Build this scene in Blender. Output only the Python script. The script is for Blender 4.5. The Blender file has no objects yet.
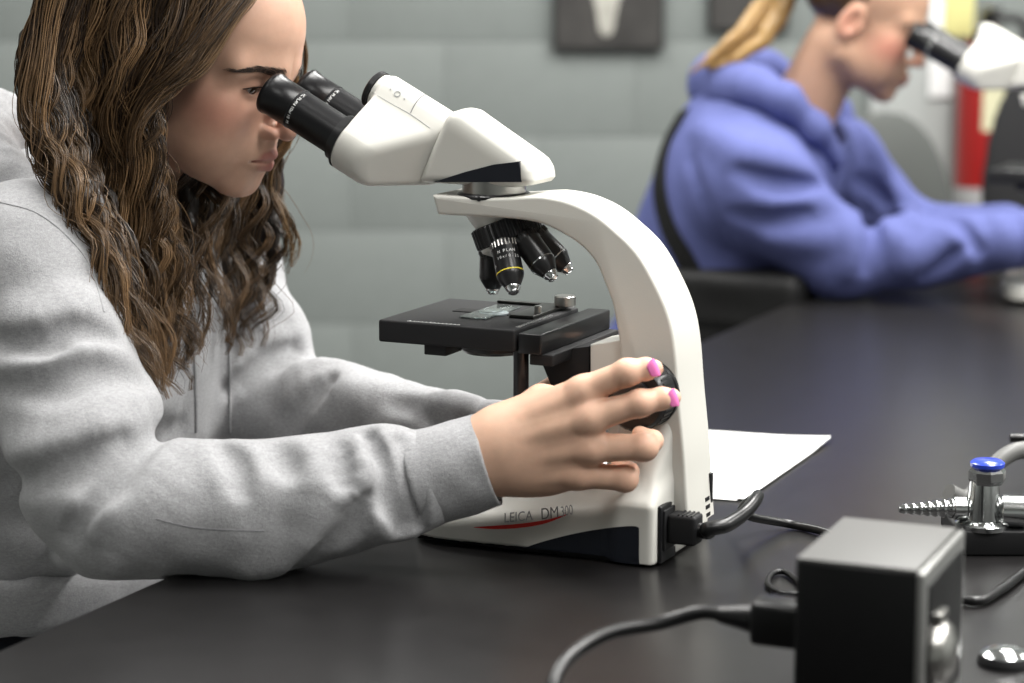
import bpy, bmesh, math, random
import numpy as np
from mathutils import Matrix, Vector

# ------------------------------------------------------------------ camera, world, lights, exposure
SC = bpy.context.scene
COL = SC.collection
FPX, PITCH, CAMZ, TZ = 2310.0, math.radians(9.75), 1.286, 0.76      # focal length in px, tilt, camera and bench height
cam_d = bpy.data.cameras.new('camera'); cam = bpy.data.objects.new('camera', cam_d); COL.objects.link(cam)
cam_d.sensor_width = 36.0; cam_d.lens = FPX * 36.0 / 1024.0
cam.location = (0, 0, CAMZ); cam.rotation_euler = (math.pi / 2 - PITCH, 0, 0)
cam_d.dof.use_dof = True; cam_d.dof.focus_distance = 2.06; cam_d.dof.aperture_fstop = 3.8
cam_d.clip_start = 0.05
SC.camera = cam
W = bpy.data.worlds.new('room_air'); SC.world = W; W.use_nodes = True
W.node_tree.nodes['Background'].inputs[0].default_value = (0.80, 0.88, 1.0, 1)
W.node_tree.nodes['Background'].inputs[1].default_value = 0.05
SC.view_settings.view_transform = 'Standard'; SC.view_settings.look = 'None'
SC.view_settings.exposure = 0.22; SC.view_settings.gamma = 1.0
try: SC.view_settings.use_curve_mapping = False
except Exception: pass
CEIL = 2.85
# fluorescent ceiling panels: x, y, power in watts
PANELS = [(-0.70, 2.35, 28), (1.00, 2.05, 60), (2.70, 2.05, 68), (1.00, 3.55, 60), (2.70, 3.55, 36), (-0.70, 3.75, 38), (-2.40, 2.35, 10), (1.00, 0.25, 30), (2.70, 0.25, 30), (-0.70, 0.25, 9)]
for (x, y, w_) in PANELS:
    ld = bpy.data.lights.new('ceiling_panel_light', 'AREA'); ld.shape = 'RECTANGLE'; ld.size = 0.58; ld.size_y = 1.16
    ld.energy = w_; ld.color = (1.0, 0.985, 0.955)
    lo = bpy.data.objects.new('ceiling_panel_light', ld); COL.objects.link(lo); lo.location = (x, y, CEIL - 0.03)

# ------------------------------------------------------------------ geometry from the photograph's frame
CP, SP = math.cos(PITCH), math.sin(PITCH)
def ray(u, v):
    a = (u - 512.0) / FPX; b = (341.5 - v) / FPX
    return np.array([a, CP + b * SP, -SP + b * CP])
CAMP = np.array([0, 0, CAMZ])
def at(u, v, Y):
    r = ray(u, v); return CAMP + r * (Y / r[1])
def onz(u, v, z=TZ):
    r = ray(u, v); return CAMP + r * ((z - CAMZ) / r[2])

# ------------------------------------------------------------------ scene helpers
def tag(o, label=None, cat=None, group=None, kind=None):
    for k, v in (('label', label), ('category', cat), ('group', group), ('kind', kind)):
        if v: o[k] = v
    return o
def empty(name, loc=(0, 0, 0), rz=0.0, parent=None):
    o = bpy.data.objects.new(name, None); COL.objects.link(o); o.location = loc; o.rotation_euler = (0, 0, rz)
    o.empty_display_size = 0.05
    if parent: o.parent = parent
    return o
def mobj(name, v, f, mat, parent=None, smooth=True, attrs=None):
    me = bpy.data.meshes.new(name)
    v = np.asarray(v, dtype=np.float32)
    if isinstance(f, np.ndarray):
        k = f.shape[1]; n = len(f)
        me.vertices.add(len(v)); me.vertices.foreach_set('co', v.ravel())
        me.loops.add(n * k); me.loops.foreach_set('vertex_index', f.astype(np.int32).ravel())
        me.polygons.add(n); me.polygons.foreach_set('loop_start', np.arange(0, n * k, k, dtype=np.int32))
        me.update(calc_edges=True); me.validate()
    else:
        me.from_pydata([tuple(map(float, p)) for p in v], [], [tuple(int(i) for i in q) for q in f]); me.update()
    if smooth:
        me.polygons.foreach_set('use_smooth', np.ones(len(me.polygons), dtype=bool))
        if smooth != 'all': me.set_sharp_from_angle(angle=math.radians(38))
    if attrs:
        for an, arr in attrs.items():
            arr = np.asarray(arr, dtype=np.float32)
            if arr.ndim == 1:
                a = me.attributes.new(an, 'FLOAT', 'POINT'); a.data.foreach_set('value', arr)
            else:
                a = me.attributes.new(an, 'FLOAT_COLOR', 'POINT')
                c4 = np.ones((len(arr), 4), dtype=np.float32); c4[:, :3] = arr; a.data.foreach_set('color', c4.ravel())
    if mat: me.materials.append(mat)
    o = bpy.data.objects.new(name, me); COL.objects.link(o)
    if parent: o.parent = parent
    return o
def dup_tree(o, parent=None):
    c = o.copy(); COL.objects.link(c); c.parent = parent
    for ch in list(o.children): dup_tree(ch, c)
    return c
class MB:                                                           # a small mesh collector
    def __init__(s): s.v = []; s.f = []
    def add(s, v, f):
        b = len(s.v); s.v += [tuple(map(float, p)) for p in v]; s.f += [tuple(b + i for i in q) for q in f]; return s
    def box(s, c, size, M=None, r=0.0):
        bm = bmesh.new(); bmesh.ops.create_cube(bm, size=1.0)
        bmesh.ops.scale(bm, vec=size, verts=bm.verts)
        if r > 0: bmesh.ops.bevel(bm, geom=list(bm.edges), offset=r, segments=3, affect='EDGES', profile=0.5)
        M = (Matrix.Translation(c) @ M) if M is not None else Matrix.Translation(c)
        bm.transform(M); bm.verts.index_update()
        s.add([v.co for v in bm.verts], [[v.index for v in f.verts] for f in bm.faces]); bm.free(); return s
    def lathe(s, prof, M=None, n=40, cap=True):                     # prof: (radius, height) along local z
        M = M or Matrix(); v = []; f = []
        for (r, z) in prof:
            for k in range(n):
                a = 2 * math.pi * k / n; v.append(M @ Vector((r * math.cos(a), r * math.sin(a), z)))
        m = len(prof)
        for i in range(m - 1):
            for k in range(n):
                f.append((i * n + k, i * n + (k + 1) % n, (i + 1) * n + (k + 1) % n, (i + 1) * n + k))
        if cap: f.append(tuple(range(n))[::-1]); f.append(tuple(range((m - 1) * n, m * n)))
        return s.add(v, f)
    def tube(s, pts, r, n=12, cap=True):
        pts = [Vector(p) for p in pts]; m = len(pts); rr = r if hasattr(r, '__len__') else [r] * m
        v = []; f = []; up = None
        for i, p in enumerate(pts):
            t = (pts[min(i + 1, m - 1)] - pts[max(i - 1, 0)]).normalized()
            if up is None:
                up = t.orthogonal().normalized()
            up = (up - t * up.dot(t)).normalized(); b = t.cross(up)
            for k in range(n):
                a = 2 * math.pi * k / n; v.append(p + (up * math.cos(a) + b * math.sin(a)) * rr[i])
        for i in range(m - 1):
            for k in range(n):
                f.append((i * n + k, i * n + (k + 1) % n, (i + 1) * n + (k + 1) % n, (i + 1) * n + k))
        if cap: f.append(tuple(range(n))[::-1]); f.append(tuple(range((m - 1) * n, m * n)))
        return s.add(v, f)
    def prism(s, outline, y0, y1, r=0.0, seg=4, M=None):            # outline in (x, z), extruded along y with rounded rims
        P = np.array(outline, dtype=float); n = len(P)
        area = 0.5 * np.sum(P[:, 0] * np.roll(P[:, 1], -1) - np.roll(P[:, 0], -1) * P[:, 1])
        if area < 0: P = P[::-1]
        e = np.roll(P, -1, 0) - P; e /= np.linalg.norm(e, axis=1)[:, None] + 1e-12
        nn = np.stack([e[:, 1], -e[:, 0]], 1); vn = nn + np.roll(nn, 1, 0); L = np.linalg.norm(vn, axis=1)[:, None]
        vn = vn / np.maximum(L, 1e-9); vn = vn / np.maximum(np.sum(vn * nn, 1)[:, None], 0.5)
        rings = []
        if r > 0:
            for k in range(seg + 1):
                a = math.pi / 2 * k / seg; rings.append((r * (1 - math.sin(a)), y0 + r * (1 - math.cos(a))))
            for k in range(seg, -1, -1):
                a = math.pi / 2 * k / seg; rings.append((r * (1 - math.sin(a)), y1 - r * (1 - math.cos(a))))
        else: rings = [(0, y0), (0, y1)]
        v = []; f = []
        for (ins, y) in rings:
            Q = P - vn * ins
            for q in Q: v.append((q[0], y, q[1]))
        m = len(rings)
        for i in range(m - 1):
            for k in range(n):
                f.append((i * n + k, (i + 1) * n + k, (i + 1) * n + (k + 1) % n, i * n + (k + 1) % n))
        f.append(tuple(range(n))); f.append(tuple(range((m - 1) * n, m * n))[::-1])
        if M is not None: v = [M @ Vector(p) for p in v]
        return s.add(v, f)
    def build(s, name, mat, parent=None, smooth=True): return mobj(name, s.v, s.f, mat, parent, smooth)
def align(p, d, roll=None):                                         # matrix: local z along d, origin at p
    z = Vector(d).normalized(); x = Vector(roll) if roll is not None else z.orthogonal()
    x = (x - z * x.dot(z)).normalized(); y = z.cross(x)
    return Matrix.Translation(p) @ Matrix((x, y, z)).transposed().to_4x4()
def spline(pts, n=8, closed=False):                                 # Catmull-Rom
    P = np.array(pts, dtype=float); m = len(P); out = []
    for i in range(m if closed else m - 1):
        if closed: a, b, c, d = P[(i - 1) % m], P[i], P[(i + 1) % m], P[(i + 2) % m]
        else: a, b, c, d = P[max(i - 1, 0)], P[i], P[i + 1], P[min(i + 2, m - 1)]
        for k in range(n):
            t = k / n
            out.append(0.5 * ((2 * b) + (c - a) * t + (2 * a - 5 * b + 4 * c - d) * t * t + (3 * b - a - 3 * c + d) * t ** 3))
    if not closed: out.append(P[-1])
    return np.array(out)
def text_mesh(name, s, size, mat, parent, M, depth=0.0002, spacing=1.0, shear=0.0):
    cu = bpy.data.curves.new('lettering', 'FONT'); cu.body = s; cu.size = size; cu.extrude = depth; cu.space_character = spacing; cu.shear = shear
    cu.align_x = 'LEFT'; t = bpy.data.objects.new('lettering', cu)
    me = bpy.data.meshes.new_from_object(t); bpy.data.objects.remove(t); me.transform(M)
    me.materials.clear(); me.materials.append(mat)
    o = bpy.data.objects.new(name, me); COL.objects.link(o)
    if parent: o.parent = parent
    return o

# ------------------------------------------------------------------ signed distance modelling
f32 = np.float32
def V3(p): return np.asarray(p, dtype=f32)
def s_cone(P, a, b, ra, rb):
    a = V3(a); b = V3(b); d = b - a; L2 = max(float(d @ d), 1e-12)
    q = P - a; t = np.clip((q @ d) / L2, 0, 1)
    return np.sqrt(((q - t[:, None] * d) ** 2).sum(1)) - (ra + (rb - ra) * t)
def s_ell(P, c, r, R=None):
    q = P - V3(c)
    if R is not None: q = q @ np.asarray(R, dtype=f32)
    r = V3(r); k0 = np.sqrt(((q / r) ** 2).sum(1)); k1 = np.sqrt(((q / (r * r)) ** 2).sum(1))
    return k0 * (k0 - 1.0) / np.maximum(k1, 1e-6)
def s_box(P, c, hs, r=0.0, R=None):
    q = P - V3(c)
    if R is not None: q = q @ np.asarray(R, dtype=f32)
    q = np.abs(q) - (V3(hs) - r)
    return np.sqrt((np.maximum(q, 0) ** 2).sum(1)) + np.minimum(q.max(1), 0) - r
def s_chain(P, pts, rad, k=0.0):
    d = None
    for i in range(len(pts) - 1):
        e = s_cone(P, pts[i], pts[i + 1], rad[i], rad[i + 1])
        d = e if d is None else (smin(d, e, k) if k else np.minimum(d, e))
    return d
def s_poly(x, z, poly):                                             # signed distance to a closed 2-D outline
    d = None; ins = np.zeros(len(x), dtype=bool); n = len(poly)
    for i in range(n):
        (ax, az), (bx, bz) = poly[i], poly[(i + 1) % n]; ex, ez = bx - ax, bz - az
        wx, wz = x - ax, z - az; t = np.clip((wx * ex + wz * ez) / (ex * ex + ez * ez + 1e-12), 0, 1)
        q = (wx - ex * t) ** 2 + (wz - ez * t) ** 2; d = q if d is None else np.minimum(d, q)
        c = ((az > z) != (bz > z)) & (x < ex * (z - az) / (ez if abs(ez) > 1e-12 else 1e-12) + ax); ins ^= c
    return np.where(ins, -1, 1) * np.sqrt(d)
def s_slab(P, poly, hw, r):                                         # outline in (x, z) thickened along y, rims rounded by r
    d2 = s_poly(P[:, 0], P[:, 2], poly) + r; dy = np.abs(P[:, 1]) - (hw - r)
    return np.minimum(np.maximum(d2, dy), 0) + np.sqrt(np.maximum(d2, 0) ** 2 + np.maximum(dy, 0) ** 2) - r
def smin(a, b, k):
    h = np.maximum(k - np.abs(a - b), 0) / k
    return np.minimum(a, b) - h * h * k * 0.25
def smax(a, b, k): return -smin(-a, -b, k)
def vnoise(P, s, seed=0):                                           # smooth value noise, -1..1
    q = P / s + seed * 17.13
    i = np.floor(q).astype(np.int64); f = (q - i).astype(f32); f = f * f * (3 - 2 * f)
    def h(a, b, c):
        n = (a * 73856093) ^ (b * 19349663) ^ (c * 83492791) ^ (seed * 2654435)
        n = (n ^ (n >> 13)) * 1274126177; n = n ^ (n >> 16)
        return ((n & 0xffff).astype(f32) / 32767.5) - 1.0
    x, y, z = i[:, 0], i[:, 1], i[:, 2]; r = 0
    for dx in (0, 1):
        for dy in (0, 1):
            for dz in (0, 1):
                w = (f[:, 0] if dx else 1 - f[:, 0]) * (f[:, 1] if dy else 1 - f[:, 1]) * (f[:, 2] if dz else 1 - f[:, 2])
                r = r + w * h(x + dx, y + dy, z + dz)
    return r
def evalf(f, P, chunk=300000):
    if len(P) <= chunk: return f(P)
    return np.concatenate([f(P[i:i + chunk]) for i in range(0, len(P), chunk)])
def surface(f, lo, hi, h, relax=2, s=6):
    lo = np.array(lo, dtype=float); hi = np.array(hi, dtype=float)
    nb = np.ceil((hi - lo) / (h * s)).astype(int); n = nb * s + 1
    gi = np.stack(np.meshgrid(*[np.arange(k) for k in nb], indexing='ij'), -1).reshape(-1, 3)
    dc = evalf(f, (lo + (gi + 0.5) * s * h).astype(f32))
    act = np.abs(dc) < s * h * 0.87 * 1.35 + h
    D = np.empty(tuple(n), dtype=f32)
    big = np.repeat(np.repeat(np.repeat(dc.reshape(nb).astype(f32), s, 0), s, 1), s, 2)
    D[:-1, :-1, :-1] = big; D[-1] = 1; D[:, -1] = 1; D[:, :, -1] = 1
    M = np.zeros(tuple(n), dtype=bool); A = act.reshape(nb)
    ia = np.repeat(np.repeat(np.repeat(A, s, 0), s, 1), s, 2)
    M[:-1, :-1, :-1] |= ia; M[1:, :-1, :-1] |= ia; M[:-1, 1:, :-1] |= ia; M[:-1, :-1, 1:] |= ia
    M[1:, 1:, :-1] |= ia; M[1:, :-1, 1:] |= ia; M[:-1, 1:, 1:] |= ia; M[1:, 1:, 1:] |= ia
    idx = np.argwhere(M)
    D[M] = evalf(f, (lo + idx * h).astype(f32))
    D[0] = np.maximum(D[0], 1e-4); D[-1] = np.maximum(D[-1], 1e-4); D[:, 0] = np.maximum(D[:, 0], 1e-4); D[:, -1] = np.maximum(D[:, -1], 1e-4)
    D[:, :, 0] = np.maximum(D[:, :, 0], 1e-4); D[:, :, -1] = np.maximum(D[:, :, -1], 1e-4)
    S = D < 0
    cnt = np.zeros(tuple(n - 1), dtype=np.int8)
    offs = [(a, b, c) for a in (0, 1) for b in (0, 1) for c in (0, 1)]
    for (a, b, c) in offs: cnt += S[a:n[0] - 1 + a, b:n[1] - 1 + b, c:n[2] - 1 + c]
    mix = (cnt > 0) & (cnt < 8); C = np.argwhere(mix)
    vid = np.full(tuple(n - 1), -1, dtype=np.int32); vid[mix] = np.arange(len(C))
    cv = {o: D[C[:, 0] + o[0], C[:, 1] + o[1], C[:, 2] + o[2]] for o in offs}
    acc = np.zeros((len(C), 3)); w = np.zeros(len(C))
    for i, o in enumerate(offs):
        for p in offs[i + 1:]:
            if sum(abs(o[k] - p[k]) for k in range(3)) != 1: continue
            a, b = cv[o], cv[p]; x = (a < 0) != (b < 0)
            t = np.where(x, a / np.where(x, a - b, 1), 0)
            pos = np.array(o)[None] + t[:, None] * (np.array(p) - np.array(o))[None]
            acc[x] += pos[x]; w[x] += 1
    Vv = lo + (C + acc / w[:, None]) * h
    quads = []
    for ax in range(3):
        sl0 = [slice(1, n[k] - 1) for k in range(3)]; sl1 = list(sl0)
        sl0[ax] = slice(0, n[ax] - 1); sl1[ax] = slice(1, n[ax])
        a = S[tuple(sl0)]; b = S[tuple(sl1)]; E = np.argwhere(a != b)
        base = E.copy()
        for k in range(3):
            if k != ax: base[:, k] += 1
        ins = S[base[:, 0], base[:, 1], base[:, 2]]
        u, v = [(1, 2), (2, 0), (0, 1)][ax]
        def cell(du, dv):
            q = base.copy(); q[:, u] -= du; q[:, v] -= dv; return vid[q[:, 0], q[:, 1], q[:, 2]]
        q = np.stack([cell(1, 1), cell(0, 1), cell(0, 0), cell(1, 0)], 1)
        q[~ins] = q[~ins][:, ::-1]; quads.append(q)
    Q = np.concatenate(quads); Q = Q[(Q >= 0).all(1)]
    Vv = Vv.astype(f32)
    for _ in range(relax):
        g, d = grad(f, Vv, h * 0.4)
        st = np.clip(d / np.maximum((g * g).sum(1), 0.2), -h, h)
        Vv = Vv - (st[:, None] * g).astype(f32)
    return Vv, Q
def grad(f, P, e):
    g = np.empty_like(P); d = evalf(f, P)
    for k in range(3):
        o = np.zeros(3, dtype=f32); o[k] = e
        g[:, k] = (evalf(f, P + o) - evalf(f, P - o)) / (2 * e)
    return g, d
def castN(f, uv, Y0=1.5, Y1=4.5):                                   # the same for many pixels at once; rows that miss are nan
    R = np.array([ray(u, v) for (u, v) in uv]); R = R / R[:, 1:2]; Y = np.full(len(R), Y0); done = np.zeros(len(R), dtype=bool)
    for _ in range(140):
        k = np.where(~done & (Y < Y1))[0]
        if len(k) == 0: break
        d = f((CAMP + R[k] * Y[k][:, None]).astype(f32)); hit = d < 2e-4; done[k[hit]] = True
        Y[k[~hit]] += np.maximum(d[~hit] * 0.8, 3e-4)
    out = CAMP + R * Y[:, None]; out[Y >= Y1] = np.nan
    return out
def cast(f, u, v, Y0=1.3, Y1=4.5):                                  # first surface point of f seen through a pixel
    r = ray(u, v); r = r / r[1]; Y = Y0
    for _ in range(160):
        p = CAMP + r * Y; d = float(f(np.array([p], dtype=f32))[0])
        if d < 2e-4: return p
        Y += max(d * 0.8, 3e-4)
        if Y > Y1: return None
    return CAMP + r * Y

# ------------------------------------------------------------------ materials
MATS = {}
def mat(name, col=(0.5, 0.5, 0.5), rough=0.5, metal=0.0, spec=0.5, noise=None, bump=None, coat=0.0, attr=None, sss=0.0, sheen=0.0, emit=None, trans=0.0, ior=1.45):
    if name in MATS: return MATS[name]
    m = bpy.data.materials.new(name); m.use_nodes = True; nt = m.node_tree; N = nt.nodes; b = N['Principled BSDF']
    def lk(a, bb): nt.links.new(a, bb)
    b.inputs['Base Color'].default_value = (*col, 1); b.inputs['Roughness'].default_value = rough
    b.inputs['Metallic'].default_value = metal; b.inputs['Specular IOR Level'].default_value = spec; b.inputs['IOR'].default_value = ior
    b.inputs['Coat Weight'].default_value = coat; b.inputs['Coat Roughness'].default_value = 0.15
    if sheen: b.inputs['Sheen Weight'].default_value = sheen; b.inputs['Sheen Roughness'].default_value = 0.6; b.inputs['Sheen Tint'].default_value = (*[min(3 * x, 1) for x in col], 1)
    if trans: b.inputs['Transmission Weight'].default_value = trans
    if sss:
        b.inputs['Subsurface Weight'].default_value = sss; b.inputs['Subsurface Radius'].default_value = (1.0, 0.35, 0.2); b.inputs['Subsurface Scale'].default_value = 0.006
    if emit: b.inputs['Emission Color'].default_value = (*emit[0], 1); b.inputs['Emission Strength'].default_value = emit[1]
    src = None
    if attr:
        a = N.new('ShaderNodeAttribute'); a.attribute_name = attr; src = a.outputs['Color']; lk(src, b.inputs['Base Color'])
    tc = None
    if noise or bump: tc = N.new('ShaderNodeTexCoord')
    for (sc, amt, det, stretch) in (noise or []):                   # colour mottling: scale, amount, detail, stretch
        nz = N.new('ShaderNodeTexNoise'); nz.inputs['Scale'].default_value = sc; nz.inputs['Detail'].default_value = det
        mp = N.new('ShaderNodeMapping'); mp.inputs['Scale'].default_value = stretch; lk(tc.outputs['Object'], mp.inputs[0]); lk(mp.outputs[0], nz.inputs['Vector'])
        mr = N.new('ShaderNodeMapRange'); mr.inputs[1].default_value = 0.25; mr.inputs[2].default_value = 0.75
        mr.inputs[3].default_value = 1 - amt; mr.inputs[4].default_value = 1 + amt; lk(nz.outputs[0], mr.inputs[0])
        mx = N.new('ShaderNodeVectorMath'); mx.operation = 'SCALE'
        if src is None: mx.inputs[0].default_value = col
        else: lk(src, mx.inputs[0])
        lk(mr.outputs[0], mx.inputs['Scale']); src = mx.outputs[0]; lk(src, b.inputs['Base Color'])
    last = None
    for (sc, st, dist, det) in (bump or []):
        nz = N.new('ShaderNodeTexNoise'); nz.inputs['Scale'].default_value = sc; nz.inputs['Detail'].default_value = det; lk(tc.outputs['Object'], nz.inputs['Vector'])
        bp = N.new('ShaderNodeBump'); bp.inputs['Strength'].default_value = st; bp.inputs['Distance'].default_value = dist; lk(nz.outputs[0], bp.inputs['Height'])
        if last: lk(last, bp.inputs['Normal'])
        last = bp.outputs[0]; lk(last, b.inputs['Normal'])
    MATS[name] = m; return m
ONE = (1, 1, 1)
M_wall = mat('painted_block', (0.178, 0.196, 0.187), 0.55, noise=[(3, 0.05, 3, ONE), (40, 0.03, 2, ONE)], bump=[(120, 0.25, 0.002, 4)])
M_mortar = mat('painted_mortar', (0.176, 0.194, 0.185), 0.6, bump=[(150, 0.3, 0.002, 3)])
M_bench = mat('black_epoxy_resin', (0.011, 0.0104, 0.0106), 0.30, spec=0.46, noise=[(30, 0.15, 3, ONE)], bump=[(260, 0.05, 0.0006, 3)])
M_white = mat('ivory_plastic', (0.63, 0.62, 0.575), 0.36, spec=0.45, bump=[(900, 0.06, 0.0003, 2)])
M_ivory_grain = mat('ivory_plastic_grained', (0.60, 0.59, 0.545), 0.45, spec=0.4, bump=[(700, 0.22, 0.0004, 3)])
M_black = mat('black_plastic', (0.008, 0.008, 0.009), 0.30, spec=0.45, bump=[(800, 0.08, 0.0003, 2)])
M_blackm = mat('black_anodised', (0.012, 0.012, 0.013), 0.3, spec=0.6)
M_matte = mat('matte_black', (0.011, 0.011, 0.012), 0.6, spec=0.35, bump=[(500, 0.1, 0.0003, 2)])
M_navy = mat('navy_black_plastic', (0.010, 0.012, 0.018), 0.45, spec=0.4)
M_chrome = mat('chrome', (0.75, 0.76, 0.77), 0.12, 1.0)
M_steel = mat('brushed_steel', (0.45, 0.44, 0.42), 0.28, 1.0)
M_dim = mat('dark_grey_print', (0.18, 0.18, 0.18), 0.5)
M_red = mat('red_print', (0.60, 0.030, 0.022), 0.4)
M_greyprint = mat('grey_print', (0.33, 0.34, 0.34), 0.5)
M_whiteprint = mat('white_print', (0.75, 0.76, 0.75), 0.5)
M_yellow = mat('yellow_band', (0.75, 0.62, 0.05), 0.4)
M_glass = mat('slide_glass', (0.85, 0.92, 0.9), 0.03, trans=0.92, ior=1.5)
M_lens = mat('lens_glass', (0.55, 0.62, 0.66), 0.05, spec=0.9, coat=0.6)
M_cable = mat('cable_rubber', (0.005, 0.005, 0.0055), 0.33, spec=0.5)
# ------------------------------------------------------------------ the room
RX0, RX1, RY0, RY1 = -3.4, 4.2, -2.6, 4.95
def shell(name, c, size, m):
    o = MB().box(c, size).build(name, m, smooth=False); tag(o, kind='structure'); return o
M_floor = mat('vinyl_floor', (0.22, 0.22, 0.215), 0.4, noise=[(8, 0.08, 4, ONE)])
M_ceil = mat('ceiling_tile', (0.62, 0.62, 0.60), 0.9, bump=[(200, 0.4, 0.003, 3)])
M_side = mat('painted_wall_grey', (0.36, 0.38, 0.37), 0.6, noise=[(3, 0.05, 3, ONE)])
shell('floor', ((RX0 + RX1) / 2, (RY0 + RY1) / 2, -0.05), (RX1 - RX0 + .3, RY1 - RY0 + .4, 0.1), M_floor)
shell('ceiling', ((RX0 + RX1) / 2, (RY0 + RY1) / 2, CEIL + 0.05), (RX1 - RX0 + .3, RY1 - RY0 + .4, 0.1), M_ceil)
shell('wall_left', (RX0 - 0.05, (RY0 + RY1) / 2, CEIL / 2), (0.1, RY1 - RY0 + .3, CEIL), M_side)
shell('wall_right', (RX1 + 0.05, (RY0 + RY1) / 2, CEIL / 2), (0.1, RY1 - RY0 + .3, CEIL), M_side)
shell('wall_front', ((RX0 + RX1) / 2, RY0 - 0.05, CEIL / 2), (RX1 - RX0 + .2, 0.1, CEIL), M_side)
wb = shell('wall_back', ((RX0 + RX1) / 2, RY1 + 0.05, CEIL / 2), (RX1 - RX0 + .2, 0.1, CEIL), M_mortar)
BW, BH, GAP = 0.406, 0.203, 0.0014
zj = at(400, 41, RY1)[2] % BH
bm0 = MB().box((0, 0, 0), (BW - GAP, 0.016, BH - GAP), r=0.0010)
blk = None; rows = int(CEIL / BH) + 2
for r in range(-1, rows):
    z0 = zj + r * BH
    if z0 + BH < 0.02 or z0 > CEIL - 0.02: continue
    near = z0 < 1.75
    for c in range(-5, 8):
        x = 0.06 + (c + 0.5 * (r % 2)) * BW
        if x < RX0 + .2 or x > RX1 - .2 or not near: continue
        if blk is None: blk = bm0.build('block', M_wall, wb); b = blk
        else: b = blk.copy(); COL.objects.link(b)
        b.parent = wb; b.location = (x, RY1 + 0.0062, z0 + BH / 2)
# ------------------------------------------------------------------ the lab bench
EA = math.radians(25.0); ED = np.array([math.sin(EA), math.cos(EA), 0]); EN = np.array([math.cos(EA), -math.sin(EA), 0])   # along the sitting edge, across the bench
E0 = onz(157, 581)
bench = empty('lab_bench', (float(E0[0]), float(E0[1]), 0), -EA)    # local x = across (EN), local y = along the edge (ED)
tag(bench, 'long black resin topped lab bench under both microscopes', 'lab bench')
MB().box((0.70, 0.325, TZ - 0.0125), (1.40, 3.95, 0.025), r=0.003).build('bench_top', M_bench, bench)
M_frame = mat('grey_steel_frame', (0.10, 0.10, 0.105), 0.45, spec=0.5)
for sx in (0.12, 1.28):
    for sy in (-1.5, 0.35, 2.15):
        MB().box((sx, sy, (TZ - 0.025) / 2), (0.05, 0.05, TZ - 0.025), r=0.003).build('leg', M_frame, bench)
    MB().box((sx, 0.325, TZ - 0.065), (0.04, 3.60, 0.08), r=0.003).build('apron_rail', M_frame, bench)
for sy in (-1.5, 2.15): MB().box((0.70, sy, TZ - 0.065), (1.12, 0.04, 0.08), r=0.003).build('cross_rail', M_frame, bench)
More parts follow.
